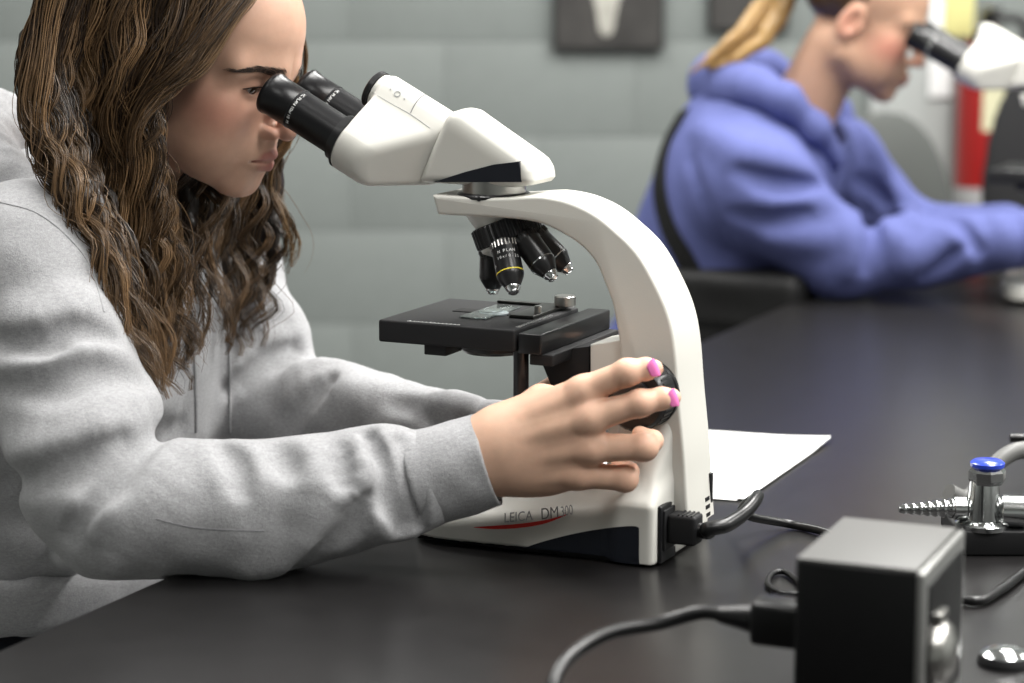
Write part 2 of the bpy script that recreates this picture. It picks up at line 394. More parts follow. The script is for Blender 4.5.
# ------------------------------------------------------------------ the microscope
TH = math.radians(25.0)
SX = np.array([math.cos(TH), -math.sin(TH), 0]); SY = np.array([math.sin(TH), math.cos(TH), 0])
S0 = onz(650, 567) + SY * 0.065 + np.array([0, 0, 0.0004])
def L(u, v, yl):                                                    # pixel -> microscope-local (x, z) on the plane y = yl
    r = ray(u, v); o = CAMP - S0; s = (yl - o @ SY) / (r @ SY); p = o + r * s
    return (float(p @ SX), float(p[2]))
def Ls(pts, yl): return [L(u, v, yl) for (u, v) in pts]
def microscope():
    root = empty('microscope', tuple(map(float, S0)), -TH)
    HW = 0.0325
    # arm: outline traced on its near side
    outer = [(432, 195), (455, 196.5), (478, 198), (505, 198), (529, 196.5), (545, 197), (568, 202), (592, 213), (613, 229), (637, 253), (657, 288), (669, 318), (675, 350), (679, 400), (684, 453), (686, 487), (689, 530)]
    inner = [(606, 535), (613, 470), (619, 400), (620, 357), (619, 343), (616, 325), (612, 304), (605, 285), (596, 264), (584, 249), (568, 237), (547, 226), (529, 221), (500, 218), (459, 216), (437, 214.5)]
    o2 = [tuple(p) for p in spline(Ls(outer, -HW), 5)] + [tuple(p) for p in spline(Ls(inner, -HW), 5)]
    o2 = [(x, max(z, 0.02)) for (x, z) in o2]
    keep = [o2[0]]
    for p in o2[1:]:
        if math.hypot(p[0] - keep[-1][0], p[1] - keep[-1][1]) > 0.0025: keep.append(p)
    arm = MB().prism(keep, -HW, HW, 0.0030, 4).build('arm', M_ivory_grain, root)
    # nose underside: a rounded wedge under the arm that carries the turret
    xo, zo = L(494, 217, 0)
    # base: wide skirt, sloped top, raised rear corners that blend into the column
    zr = 0.052
    def f_base(P):
        x, y, z = P[:, 0], np.abs(P[:, 1]), P[:, 2]
        w = 0.066 + 0.012 * np.clip((-x - 0.02) / 0.16, 0, 1)
        rim = 0.052 + 0.16 * np.clip(x + 0.02, -1, 0); rim = np.maximum(rim, 0.019)
        top = rim + np.clip(w - y, 0, 0.05) * 0.34
        d = smax(y - w, x - 0.0, 0.007); d = smax(d, -0.245 - x - np.clip(0.03 - y, -1, 0) * 0.45, 0.03)
        d = smax(d, (z - top) * 0.9, 0.007); d = np.maximum(d, 0.006 - z)
        ww = 0.066 - np.clip(z - 0.052, 0, 1) * 0.55                  # raised rear corner, narrowing upward
        fin = smax(y - ww, np.maximum(x - 0.001, -x - 0.030 + np.clip(z - 0.05, 0, 1) * 0.25), 0.008); fin = smax(fin, z - 0.112, 0.012); fin = np.maximum(fin, 0.006 - z)
        d = smin(d, fin, 0.016)
        col = s_box(P, (-0.026, 0, 0.075), (0.030, 0.0300, 0.060), 0.004)
        return smin(d, col, 0.022)
    v, q = surface(f_base, (-0.28, -0.1, -0.002), (0.03, 0.1, 0.16), 0.0016)
    base = mobj('base', v, q, M_white, root, 'all')
    bp = MB().prism([(-0.225, 0), (-0.225, 0.0075), (-0.004, 0.0075), (-0.004, 0)], -0.063, 0.063, 0.0).build('base_plate', M_matte, base)
    def on_top(u, v, off=0.0006):
        r = ray(u, v); o = CAMP - S0; rl = np.array([r @ SX, r @ SY, r[2]]); ol = np.array([o @ SX, o @ SY, o[2]])
        t = 1.5; best = (9.0, None)
        for _ in range(400):
            p = ol + rl * t; d = float(f_base(np.array([p], dtype=f32))[0]); best = min(best, (d, t))
            if d < 2e-4 or t > 2.6: break
            t += max(d * 0.7, 2e-4)
        p = ol + rl * best[1]
        for _ in range(3):
            g_, d_ = grad(f_base, np.array([p], dtype=f32), 0.001); p = p - d_[0] * g_[0] / max(float(g_[0] @ g_[0]), 0.2)
        g, _ = grad(f_base, np.array([p], dtype=f32), 0.001); return p + g[0] / np.linalg.norm(g[0]) * off, g[0] / np.linalg.norm(g[0])
    # black skirt panel low on each side of the base
    tp = spline([(516, 551.5), (535, 544), (560, 537), (585, 531.5), (612, 527.5), (633, 526), (639, 528)], 5); bt = spline([(512, 553.5), (535, 553), (560, 556.5), (585, 560), (612, 563.5), (633, 565.5), (639, 566)], 5)
    rows = 6; pn = []
    for r_ in range(rows):
        t = r_ / (rows - 1)
        for p0, p1 in zip(tp, bt): pn.append(on_top(p0[0] * (1 - t) + p1[0] * t, p0[1] * (1 - t) + p1[1] * t, 0.0009)[0])
    nc = len(tp); pn = np.array(pn); pn[:, 2] = np.maximum(pn[:, 2], 0.002); inn = pn + np.array([0, 0.006, 0]); nn_ = len(pn); ff = []
    for r_ in range(rows - 1):
        for k_ in range(nc - 1):
            q_ = (r_ * nc + k_, (r_ + 1) * nc + k_, (r_ + 1) * nc + k_ + 1, r_ * nc + k_ + 1); ff.append(q_); ff.append(tuple(nn_ + t for t in q_[::-1]))
    rim_ = [k_ for k_ in range(nc)] + [r_ * nc + nc - 1 for r_ in range(1, rows)] + [(rows - 1) * nc + k_ for k_ in range(nc - 2, -1, -1)] + [r_ * nc for r_ in range(rows - 2, 0, -1)]
    for p_, q_ in zip(rim_, rim_[1:] + rim_[:1]): ff.append((p_, q_, nn_ + q_, nn_ + p_))
    for s in (1, -1):
        mobj('side_panel', np.concatenate([pn, inn]) * np.array([1, s, 1]), [f_ if s > 0 else f_[::-1] for f_ in ff], M_navy, base, False)
    # red swoosh and lettering on the sloped top
    low = spline([(474, 527.5), (495, 529), (520, 527.8), (545, 523.5), (568, 514.5)], 6); up = spline([(474, 527.0), (500, 525.2), (520, 523.6), (545, 520), (568, 514)], 6)
    pv = [on_top(*p)[0] for p in low] + [on_top(*p)[0] for p in up]; n = len(low)
    mobj('red_stripe', pv, [(i, i + 1, n + i + 1, n + i) for i in range(n - 1)], M_red, base)
    for (txt, a, b, hgt, m_) in (('LEICA', (504, 522.5), (533, 519.8), 0.0085, M_greyprint), ('DM', (541, 519.5), (560, 517), 0.0098, M_dim), ('300', (561, 516.5), (574, 514), 0.0085, M_greyprint)):
        pa, na = on_top(*a); pb, nb = on_top(*b); X = Vector(pb - pa); ln = X.length; X.normalize(); Nn = Vector(na).normalized(); Yv = Nn.cross(X).normalized(); Nn = X.cross(Yv)
        Mx = Matrix.Translation(pa) @ Matrix((X, Yv, Nn)).transposed().to_4x4()
        cu = text_mesh('lettering', txt, hgt / 0.7, m_, base, Matrix(), 0.00015, 1.0, 0.2)
        xs = max(vv.co.x for vv in cu.data.vertices); cu.data.transform(Mx @ Matrix.Diagonal((ln / xs, 1, 1, 1)))
    # mains inlet on the back
    inl = MB().box((0.0035, -0.042, 0.0265), (0.009, 0.036, 0.051), r=0.0015).build('power_inlet', M_black, root)
    MB().box((0.0085, -0.042, 0.030), (0.003, 0.028, 0.036), r=0.001).build('socket_recess', M_matte, inl)
    for k in range(3): MB().box((0.0225 - k * 0.0005, 0.016, 0.030 + k * 0.007), (0.001, 0.010, 0.0035)).build('vent_slot', M_matte, root)
    MB().box((0.0205, 0.027, 0.05), (0.003, 0.006, 0.03), r=0.0006).build('rocker_switch', M_black, root)
    # head mount ring
    cx, cz = L(494, 187, 0)
    mb = MB(); mb.lathe([(0.0285, -0.007), (0.0285, 0.012)], Matrix.Translation((cx, 0, cz)), 56); mb.build('head_mount', M_steel, root)
    MB().lathe([(0.0330, -0.0085), (0.0330, -0.0060), (0.0315, -0.0045), (0.0290, -0.0040)], Matrix.Translation((cx, 0, cz)), 56).build('mount_collar', M_blackm, root)
    sx, sz = L(479, 195.5, -HW); MB().lathe([(0.0022, 0), (0.0022, 0.0015), (0.0012, 0.0018)], align((sx, -HW + .0008, sz - 0.003), (0, -1, 0)), 16).build('set_screw', M_blackm, root)
    # inclined prism housing
    hw = 0.029
    wo = [(424, 182.5), (421, 178.5), (423, 174), (436, 147), (452, 117), (457, 111), (464, 108.5), (474, 109), (500, 124), (545, 151), (551, 157), (554, 166), (554.5, 177), (551, 181), (535, 183)]
    w2 = [L(u, v, -hw * 0.75 + hw * 1.45 * min(max((u - 424) / 110.0, 0), 1)) for (u, v) in wo]
    def f_wedge(P):
        d = s_slab(P, w2, hw, 0.0085)
        nrm_ = np.array([0.50, 0.86]); m_ = (P[:, 0] - w2[8][0]) * nrm_[0] + (P[:, 2] - w2[8][1]) * nrm_[1]   # shoulders fall away from the top ridge
        return smax(d, (m_ + np.abs(P[:, 1]) * 0.70 - 0.0145) * 0.8, 0.012)
    wl_ = np.array(w2); v, q = surface(f_wedge, (wl_[:, 0].min() - 0.01, -0.035, wl_[:, 1].min() - 0.01), (wl_[:, 0].max() + 0.01, 0.035, wl_[:, 1].max() + 0.01), 0.0012)
    mobj('prism_housing', v, q, M_white, root, 'all')
    for s in (-1, 1):
        t3 = Ls([(433, 182.3), (465, 172), (494, 164.5), (519, 161.5), (520.5, 170), (521.5, 182)], -hw)
        MB().prism(t3, min(s * (hw - 0.0035), s * (hw + 0.0006)), max(s * (hw - 0.0035), s * (hw + 0.0006)), 0.0).build('trim_panel', M_navy, root)
    # binocular tube block
    a0 = L(270, 92, -0.031); a1 = L(345, 140, -0.031); ax = np.array([a1[0] - a0[0], 0, a1[1] - a0[1]]); ax /= np.linalg.norm(ax)
    nx = np.array([-ax[2], 0, ax[0]]) * 1.0                          # perpendicular, upward
    if nx[2] < 0: nx = -nx
    A0 = np.array([a0[0], 0, a0[1]])
    IPD = 0.031
    def fr(P): q = P - V3(A0); return q @ V3(ax), P[:, 1], q @ V3(nx)
    HN = 0.046; ZB = L(405, 188.5, -0.045)[1]
    def f_bin(P):
        t, y, n = fr(P); d = None
        for s in (-1, 1):
            yy = y - s * IPD; 
            by, bn = -s * IPD, HN                                    # from tube centre to hinge centre
            h = np.clip((yy * by + n * bn) / (by * by + bn * bn), 0, 1)
            e = np.sqrt((yy - h * by) ** 2 + (n - h * bn) ** 2) - (0.0262 + (0.0185 - 0.0262) * h)
            e = smax(e, 0.0905 - t, 0.004)
            end = t - 0.171 - 0.18 * (n + 0.02); e = smax(e, end, 0.006)
            e = smax(e, ZB - P[:, 2], 0.004); e = smax(e, (np.abs(y) + (t - 0.122) * 0.85 - 0.057) * 0.76, 0.006)
            d = e if d is None else smin(d, e, 0.006)
        hg = np.sqrt(y ** 2 + (n - HN) ** 2) - 0.0175; hg = smax(hg, 0.0835 - t, 0.002); hg = smax(hg, t - 0.185, 0.01)
        return smin(d, hg, 0.003)
    v, q = surface(f_bin, (-0.37, -0.062, 0.29), (-0.17, 0.062, 0.43), 0.0013)
    bino = mobj('binocular_body', v, q, M_white, root, 'all')
    def ap(t, y, n): return tuple(A0 + ax * t + nx * n + np.array([0, y, 0]))
    MB().lathe([(0.0172, 0), (0.0180, 0.001), (0.0180, 0.0055), (0.0165, 0.006)], align(ap(0.0775, 0, HN), ax), 40).build('hinge_cap', M_blackm, bino)
    # interpupillary marks and seams on the hinge barrel
    def on_f(f, u, v, off):
        r = ray(u, v); o = CAMP - S0; rl = np.array([r @ SX, r @ SY, r[2]]); ol = np.array([o @ SX, o @ SY, o[2]]); t = 1.5
        for _ in range(300):
            p = ol + rl * t; d_ = float(f(np.array([p], dtype=f32))[0])
            if d_ < 1e-4 or t > 2.6: break
            t += max(d_ * 0.7, 1e-4)
        g_, _d = grad(f, np.array([p], dtype=f32), 0.0008); n_ = g_[0] / np.linalg.norm(g_[0]); return p + n_ * off, n_
    mp, mn = on_f(f_bin, 397.5, 94, 0.0001)
    MB().lathe([(0.0022, 0), (0.0022, 0.0003), (0.0030, 0.0003), (0.0030, 0)], align(mp, mn), 20, cap=False).build('scale_ring_mark', M_greyprint, bino)
    for (u_, v_) in ((390.5, 89.5), (404.5, 99)):
        mp, mn = on_f(f_bin, u_, v_, 0.0001); MB().lathe([(0.0008, 0), (0.0008, 0.0003)], align(mp, mn), 10).build('scale_dot', M_greyprint, bino)
    MB().tube([on_f(f_bin, u_, v_, 0.0)[0] for (u_, v_, _) in spline([(425, 94.5, 0), (420, 98, 0), (414.5, 105, 0), (410.5, 113, 0)], 5)], 0.0005, 6).build('seam_groove', M_dim, bino)
    MB().tube([on_f(f_bin, u_, v_, 0.0)[0] for (u_, v_, _) in spline([(372, 92, 0), (392, 104, 0), (410, 114, 0), (430, 128, 0)], 5)], 0.00025, 6).build('seam_line', M_greyprint, bino)
    for s in (-1, 1):
        e = MB().lathe([(0.0165, 0.0), (0.0195, 0.0), (0.0203, 0.0012), (0.0203, 0.0045), (0.0193, 0.006), (0.0193, 0.031), (0.0197, 0.0318), (0.0197, 0.0322), (0.0190, 0.033), (0.0190, 0.094)], align(ap(0.0, s * IPD, 0), ax), 56, cap=False)
        ep = e.build('eyepiece', M_black, root)
        MB().lathe([(0.0165, 0.0), (0.0150, 0.004), (0.0148, 0.007)], align(ap(0, s * IPD, 0), ax), 40, cap=False).build('eyecup_rim', M_matte, ep)
        MB().lathe([(0.0150, 0.0065), (0.009, 0.0060), (0.0005, 0.0055)], align(ap(0, s * IPD, 0), ax), 40).build('eye_lens', M_lens, ep)
        MB().lathe([(0.0205, 0.0815), (0.0222, 0.0820), (0.0222, 0.0895), (0.0262, 0.0898), (0.0262, 0.0912)], align(ap(0, s * IPD, 0), ax), 56, cap=False).build('retaining_ring', M_blackm, ep)
        # HC PLAN 10x/18 engraving curling round the barrel
        txt = 'HC PLAN 10x/18 M'; 
        for i, ch in enumerate(txt):
            if ch == ' ': continue
            an = math.radians(150 + i * 6.2); rr = 0.0194
            nrm = np.array([0, -math.sin(math.radians(18 + i * 6.4)), 0]) * 1.0 + nx * math.cos(math.radians(18 + i * 6.4))
            tang = np.cross(ax, nrm); pos = np.array(ap(0.0345, s * IPD, 0)) + nrm * 0.01905
            Mx = Matrix.Translation(pos) @ Matrix((Vector(-tang), Vector(ax) , Vector(np.cross(-tang, ax)))).transposed().to_4x4()
            if Vector(np.cross(-tang, ax)).dot(Vector(nrm)) < 0: Mx = Matrix.Translation(pos) @ Matrix((Vector(tang), Vector(ax), Vector(nrm))).transposed().to_4x4()
            text_mesh('engraving', ch, 0.0042, M_whiteprint, ep, Mx, 0.00008)
    # turret and objectives
    tl = math.radians(22.0); da = np.array([math.sin(tl), 0, -math.cos(tl)]); dl = np.array([-math.cos(tl), 0, -math.sin(tl)])   # axis (down), in-plane left
    tcx, tcz = L(507, 231, 0); C = np.array([tcx, 0, tcz])
    Mt = align(tuple(C - da * 0.007), tuple(da), tuple(dl))
    def f_nose(P):
        q = P - V3((tcx, 0, tcz)); t = q @ V3(da); rr = np.sqrt(np.maximum((q * q).sum(1) - t * t, 0))
        d = smax(rr - (0.024 + np.clip(-t - 0.005, 0, 1) * 0.30), t + 0.006, 0.002)
        return smax(np.maximum(d, P[:, 2] - (tcz + 0.030)), np.abs(P[:, 1]) - 0.028, 0.004)
    v, q = surface(f_nose, (tcx - 0.06, -0.035, tcz - 0.02), (tcx + 0.06, 0.035, tcz + 0.034), 0.0014)
    mobj('nosepiece_mount', v, q, M_white, root, 'all')
    mb = MB(); prof = []; nk = 144; rings = [(0, -0.003), (1, -0.0015), (1, 0.0145), (0, 0.016)]
    vv = []; ff = []
    for (g, z) in rings:
        for k in range(nk):
            r_ = 0.0302 + (0.0008 * (1 if (k % 4) < 2 else -1) if g else -0.0012); a = 2 * math.pi * k / nk; vv.append(Mt @ Vector((r_ * math.cos(a), r_ * math.sin(a), z)))
    for i in range(3):
        for k in range(nk): ff.append((i * nk + k, i * nk + (k + 1) % nk, (i + 1) * nk + (k + 1) % nk, (i + 1) * nk + k))
    ff += [tuple(range(nk))[::-1], tuple(range(3 * nk, 4 * nk))]
    tr = MB().add(vv, ff).build('turret_ring', M_black, root, smooth=False)
    MB().lathe([(0.0280, 0.0155), (0.0275, 0.019), (0.020, 0.0245), (0.004, 0.026)], Mt, 48).build('turret_cone', M_white, tr)
    ca = math.radians(25)
    for (az, ln, colr, dk) in ((-98, 0.050, M_yellow, 0), (8, 0.042, M_blackm, 1), (152, 0.048, M_chrome, 0), (208, 0.050, M_chrome, 0)):
        A = math.radians(az); e = dl * math.cos(A) + np.array([0, 1, 0]) * math.sin(A)   # radial direction; y>0 is away
        d = da * math.cos(ca) + e * math.sin(ca); p = C + da * 0.0085 + e * 0.0195
        Mo = align(tuple(p), tuple(d)); k = ln / 0.046
        ob = MB().lathe([(0.0105, 0.0), (0.0128, 0.003), (0.0128, 0.009 * k), (0.0122, 0.0098 * k), (0.0122, 0.031 * k), (0.0115, 0.0335 * k), (0.0070, 0.0415 * k)], Mo, 40).build('objective', M_blackm, root)
        MB().lathe([(0.01235, 0.0292 * k), (0.01235, 0.0302 * k)], Mo, 40, cap=False).build('colour_band', colr, ob)
        MB().lathe([(0.0068, 0.0412 * k), (0.0068, 0.0432 * k), (0.0050, 0.0455 * k), (0.0050, 0.0468 * k), (0.0030, 0.048 * k)], Mo, 32).build('front_lens_mount', M_chrome, ob)
        kb = MB()
        for g in range(24):
            a = 2 * math.pi * g / 24; kb.box(tuple(Mo @ Vector((0.0128 * math.cos(a), 0.0128 * math.sin(a), 0.0055 * k))), (0.0010, 0.0010, 0.0052 * k), Mo.to_quaternion().to_matrix().to_4x4())
        kb.build('knurling', M_steel if az == -98 else M_blackm, ob, False)
        if az == -98:                                                # lettering round the near objective
            for (txt, t0, sz, a0_) in (('N PLAN', 0.0145 * k, 0.0040, 12), ('10x/0.25', 0.0195 * k, 0.0036, 6), ('0.17', 0.0245 * k, 0.0032, -58)):
                for i_, ch in enumerate(txt):
                    if ch == ' ': continue
                    cam_l = np.array([-0.42, -0.90, 0.1]); ez = np.array(d); e1 = cam_l - ez * (cam_l @ ez); e1 /= np.linalg.norm(e1); e2 = np.cross(ez, e1)
                    an = math.radians(a0_ + i_ * 13.0); nr = e1 * math.cos(an) - e2 * math.sin(an); tg = np.cross(-ez, nr)
                    text_mesh('engraving', ch, sz, M_whiteprint, ob, Matrix.Translation(p + ez * t0 + nr * 0.01222) @ Matrix((Vector(tg), Vector(-ez), Vector(nr))).transposed().to_4x4(), 0.00008)
    # stage
    st = MB(); SZ = L(378, 319.5, -0.07)[1]; sx0 = L(378, 319.5, -0.07)[0]; sx1 = L(514.5, 335, -0.07)[0]; SCX = (sx0 + sx1) / 2
    stg = MB().box((SCX, 0, SZ - 0.010), (sx1 - sx0, 0.14, 0.020), r=0.0022).build('stage', M_matte, root)
    MB().box((SCX + 0.010, 0.008, SZ + 0.0003), (0.075, 0.018, 0.0008), r=0.0003).build('stage_slot', mat('slot_black', (0.004, 0.004, 0.004), 0.8), stg)
    ox = cx
    MB().lathe([(0.013, SZ + 0.0004), (0.0132, SZ + 0.0016), (0.009, SZ + 0.0019), (0.0005, SZ + 0.0021)], Matrix.Translation((ox, 0, 0)), 40).build('condenser_lens', M_lens, stg)
    for k in range(13): MB().box((sx0 + 0.030 + k * 0.004, -0.066, SZ + 0.0002), (0.0005, 0.0020 if k % 5 else 0.0036, 0.0004)).build('scale_tick', M_whiteprint, stg, False)
    MB().box((sx0 + 0.054, -0.0675, SZ + 0.0002), (0.052, 0.0005, 0.0004)).build('scale_line', M_whiteprint, stg, False)
    for k in range(15): MB().box((sx1 - 0.0035, -0.055 + k * 0.005, SZ + 0.0002), (0.0030 if k % 5 else 0.0045, 0.0005, 0.0004)).build('scale_tick', M_whiteprint, stg, False)
    # specimen holder with its thumb screws
    hold = MB().box((sx1 - 0.020, 0.026, SZ + 0.0016), (0.024, 0.078, 0.0030), r=0.0006).build('slide_holder', mat('dark_bronze', (0.05, 0.05, 0.047), 0.32, 0.9), stg)
    MB().box((sx1 - 0.043, 0.062, SZ + 0.0016), (0.07, 0.006, 0.0028), r=0.0006).build('holder_finger', MATS['dark_bronze'], stg)
    MB().lathe([(0.0085, 0), (0.0098, 0.0012), (0.0098, 0.009), (0.0090, 0.010)], Matrix.Translation((sx1 - 0.006, 0.052, SZ + 0.003)), 32).build('thumb_screw', M_steel, stg)
    MB().lathe([(0.0035, 0), (0.0035, 0.006), (0.0028, 0.0068)], Matrix.Translation((sx1 - 0.012, 0.006, SZ + 0.003)), 24).build('thumb_screw', M_steel, stg)
    # cross-travel rails on the column side
    MB().box((sx1 + 0.013, 0.010, SZ - 0.012), (0.022, 0.155, 0.018), r=0.0015).build('travel_rail', M_black, stg)
    MB().box((sx1 + 0.022, 0.012, SZ - 0.026), (0.022, 0.15, 0.010), r=0.0012).build('rail_guide', M_matte, stg)
    MB().box((sx0 + 0.052, -0.045, SZ - 0.0245), (0.022, 0.032, 0.011), r=0.001).build('under_block', M_matte, stg)
    MB().lathe([(0.027, -0.034), (0.030, -0.031), (0.030, -0.020)], Matrix.Translation((ox, 0, SZ)), 48).build('condenser_mount', M_blackm, stg)
    MB().lathe([(0.0026, 0), (0.0026, 0.02)], align((ox - 0.026, -0.016, SZ - 0.028), (-0.9, -0.25, -0.30)), 16).build('aperture_lever', M_chrome, stg)
    rx, rz = L(521, 352, -0.055)
    MB().lathe([(0.0068, 0), (0.0068, -0.055), (0.0085, -0.056), (0.0085, -0.078)], Matrix.Translation((rx, -0.055, SZ - 0.018)), 28).build('stage_drive_shaft', M_black, stg)
    br = Ls([(538, 352), (590, 346), (590, 396), (556, 396)], -0.02); MB().prism(br, -0.022, 0.022, 0.001, 2).build('stage_bracket', M_matte, root)
    cb = Ls([(589, 345), (624, 339), (624, 420), (589, 425)], -0.028); MB().prism(cb, -0.026, 0.026, 0.002, 3).build('focus_carriage', M_white, root)
    # focus drive, both sides
    kx, kz = L(633, 399, -0.066)
    for s in (-1, 1):
        Mk = align((kx, s * HW, kz), (0, s, 0)); kr = 0.0285 if s < 0 else 0.021; kw = 0.033 if s < 0 else 0.020
        kn = MB().lathe([(kr + 0.0012, 0.0), (kr + 0.0012, 0.004), (kr, 0.005), (kr, kw - 0.003), (kr - 0.002, kw), (kr * 0.6, kw + 0.0005)], Mk, 48).build('focus_knob', M_black, root)
        MB().lathe([(kr * 0.6, kw), (kr * 0.6, kw + 0.004), (kr * 0.55, kw + 0.005)], Mk, 36).build('fine_focus_dial', M_blackm, kn)
        kb = MB()
        for g in range(40):
            a = 2 * math.pi * g / 40; kb.box(tuple(Mk @ Vector((kr * math.cos(a), kr * math.sin(a), kw * 0.55))), (0.0018, 0.0018, kw * 0.6), Mk.to_quaternion().to_matrix().to_4x4() @ Matrix.Rotation(a, 4, 'Z'))
        kb.build('knob_grip', M_black, kn, False)
    # lamp house in the base under the condenser
    MB().lathe([(0.026, 0.03), (0.026, 0.052), (0.022, 0.056), (0.0215, 0.056)], Matrix.Translation((ox, 0, 0)), 40).build('lamp_collar', M_black, root)
    MB().lathe([(0.0215, 0.0545), (0.012, 0.056), (0.0005, 0.0565)], Matrix.Translation((ox, 0, 0)), 40).build('lamp_lens', M_lens, root)
    return root, (SZ, sx0, sx1, ox)
scope, (SZ, sx0, sx1, sox) = microscope()
tag(scope, 'ivory binocular microscope with red stripe used by the person in grey', 'microscope', 'microscopes on the bench')
# ------------------------------------------------------------------ people: shared pieces
M_skin = mat('skin', (0.6, 0.38, 0.29), 0.46, spec=0.35, attr='tone', sss=0.12, noise=[(90, 0.05, 3, ONE)], bump=[(420, 0.10, 0.0006, 3)])
M_hair = mat('hair_strands', (0.1, 0.06, 0.04), 0.34, spec=0.55, attr='tone')
M_eye = mat('eye_white', (0.62, 0.58, 0.55), 0.15, spec=0.6)
M_iris = mat('iris', (0.05, 0.032, 0.02), 0.1, spec=0.7)
M_nail = mat('pink_nail_polish', (0.86, 0.20, 0.50), 0.18, spec=0.6, coat=0.5)
LIPU = [(0.0985, 0, -0.0610), (0.0940, 0.010, -0.0625), (0.0795, 0.0255, -0.0690)]
LIPL = [(0.0965, 0, -0.0720), (0.0915, 0.010, -0.0720), (0.0795, 0.0240, -0.0703)]
def f_head(Q, ear=True):
    P = Q.copy(); P[:, 1] = np.abs(P[:, 1])
    d = smin(s_ell(P, (-0.012, 0, 0.045), (0.094, 0.072, 0.076)), s_ell(P, (0.022, 0, 0.036), (0.066, 0.060, 0.064)), 0.03)
    d = smin(d, s_ell(P, (0.028, 0, -0.030), (0.055, 0.055, 0.062)), 0.03)
    d = smin(d, s_cone(P, (-0.004, 0.046, -0.058), (0.064, 0.013, -0.093), 0.017, 0.013), 0.035)
    d = smin(d, s_ell(P, (0.051, 0.038, -0.027), (0.027, 0.023, 0.024)), 0.028)
    d = smin(d, s_ell(P, (0.045, 0.034, -0.062), (0.028, 0.022, 0.026)), 0.03)
    d = smin(d, s_ell(P, (0.0735, 0, -0.0965), (0.0150, 0.018, 0.0135)), 0.018)
    d = smin(d, s_ell(P, (0.0705, 0, -0.063), (0.0260, 0.026, 0.023)), 0.020)
    d = smin(d, s_cone(P, (0.082, 0.010, 0.0165), (0.064, 0.046, 0.0175), 0.0095, 0.0085), 0.020)
    d = smax(d, -s_ell(P, (0.0945, 0.0315, -0.001), (0.0165, 0.0185, 0.0120)), 0.013)
    d = smin(d, s_cone(P, (0.0855, 0, 0.006), (0.1055, 0, -0.0315), 0.0055, 0.0076), 0.013)
    d = smin(d, s_ell(P, (0.1062, 0, -0.0355), (0.0088, 0.0084, 0.0078)), 0.007)
    d = smin(d, s_ell(P, (0.0940, 0.0112, -0.0400), (0.0100, 0.0056, 0.0064)), 0.006)
    d = smax(d, -s_ell(P, (0.0990, 0.0058, -0.0462), (0.0055, 0.0030, 0.0032)), 0.002)
    d = smin(d, s_cone(P, (0.0680, 0.0315, 0.0), (0.0682, 0.0315, 0.0), 0.0134, 0.0134), 0.005)
    d = smax(d, -s_ell(P, (0.0825, 0.0320, -0.0022), (0.0075, 0.0140, 0.0040)), 0.0016)
    d = smin(d, s_chain(P, LIPU, (0.0042, 0.0038, 0.0018)), 0.005)
    d = smin(d, s_chain(P, LIPL, (0.0051, 0.0046, 0.0018)), 0.005)
    d = smax(d, -s_chain(P, [(0.1030, 0, -0.0668), (0.0970, 0.012, -0.0672), (0.0805, 0.0268, -0.0700)], (0.0016, 0.0015, 0.0010)), 0.0022)
    d = smax(d, -s_cone(P, (0.103, 0, -0.050), (0.1025, 0, -0.057), 0.0024, 0.0024), 0.004)
    if ear:
        c, s = math.cos(0.25), math.sin(0.25); R = np.array([[c, 0, s], [0, 1, 0], [-s, 0, c]])
        e = s_ell(P, (-0.012, 0.0715, -0.010), (0.0185, 0.0085, 0.0310), R)
        e = smax(e, -s_ell(P, (-0.007, 0.0800, -0.006), (0.0105, 0.0080, 0.0185), R), 0.004)
        e = smin(e, s_ell(P, (0.004, 0.0715, -0.012), (0.0045, 0.005, 0.008)), 0.004)
        d = smin(d, e, 0.006)
    return d
def head_tone(Q, base, lip, blush, bl=0.6):
    P = Q.copy(); P[:, 1] = np.abs(P[:, 1])
    c = np.repeat(V3(base)[None], len(P), 0)
    def mix(w, col): 
        nonlocal c; w = np.clip(w, 0, 1)[:, None]; c = c * (1 - w) + V3(col)[None] * w
    g = np.exp(-(((P - V3((0.055, 0.046, -0.028))) / V3((0.03, 0.03, 0.021))) ** 2).sum(1)); mix(g * bl, blush)
    g = np.exp(-(((P - V3((0.104, 0.0, -0.037))) / V3((0.014, 0.018, 0.012))) ** 2).sum(1)); mix(g * 0.55, blush)
    g = np.exp(-(((P - V3((0.078, 0.0, -0.100))) / V3((0.014, 0.016, 0.010))) ** 2).sum(1)); mix(g * 0.18, blush)
    g = np.exp(-(((P - V3((-0.012, 0.08, -0.010))) / V3((0.02, 0.012, 0.03))) ** 2).sum(1)); mix(g * 0.5, blush)
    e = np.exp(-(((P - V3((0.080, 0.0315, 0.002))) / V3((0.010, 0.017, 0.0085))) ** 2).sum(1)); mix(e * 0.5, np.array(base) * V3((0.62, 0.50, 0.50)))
    d = np.minimum(s_chain(P, LIPU, (0.0046, 0.0042, 0.0018)), s_chain(P, LIPL, (0.0051, 0.0046, 0.0018)))
    fr = (P[:, 0] > 0.076)
    mix(np.clip(1.15 - d / 0.0014, 0, 1) * fr, lip)
    return c
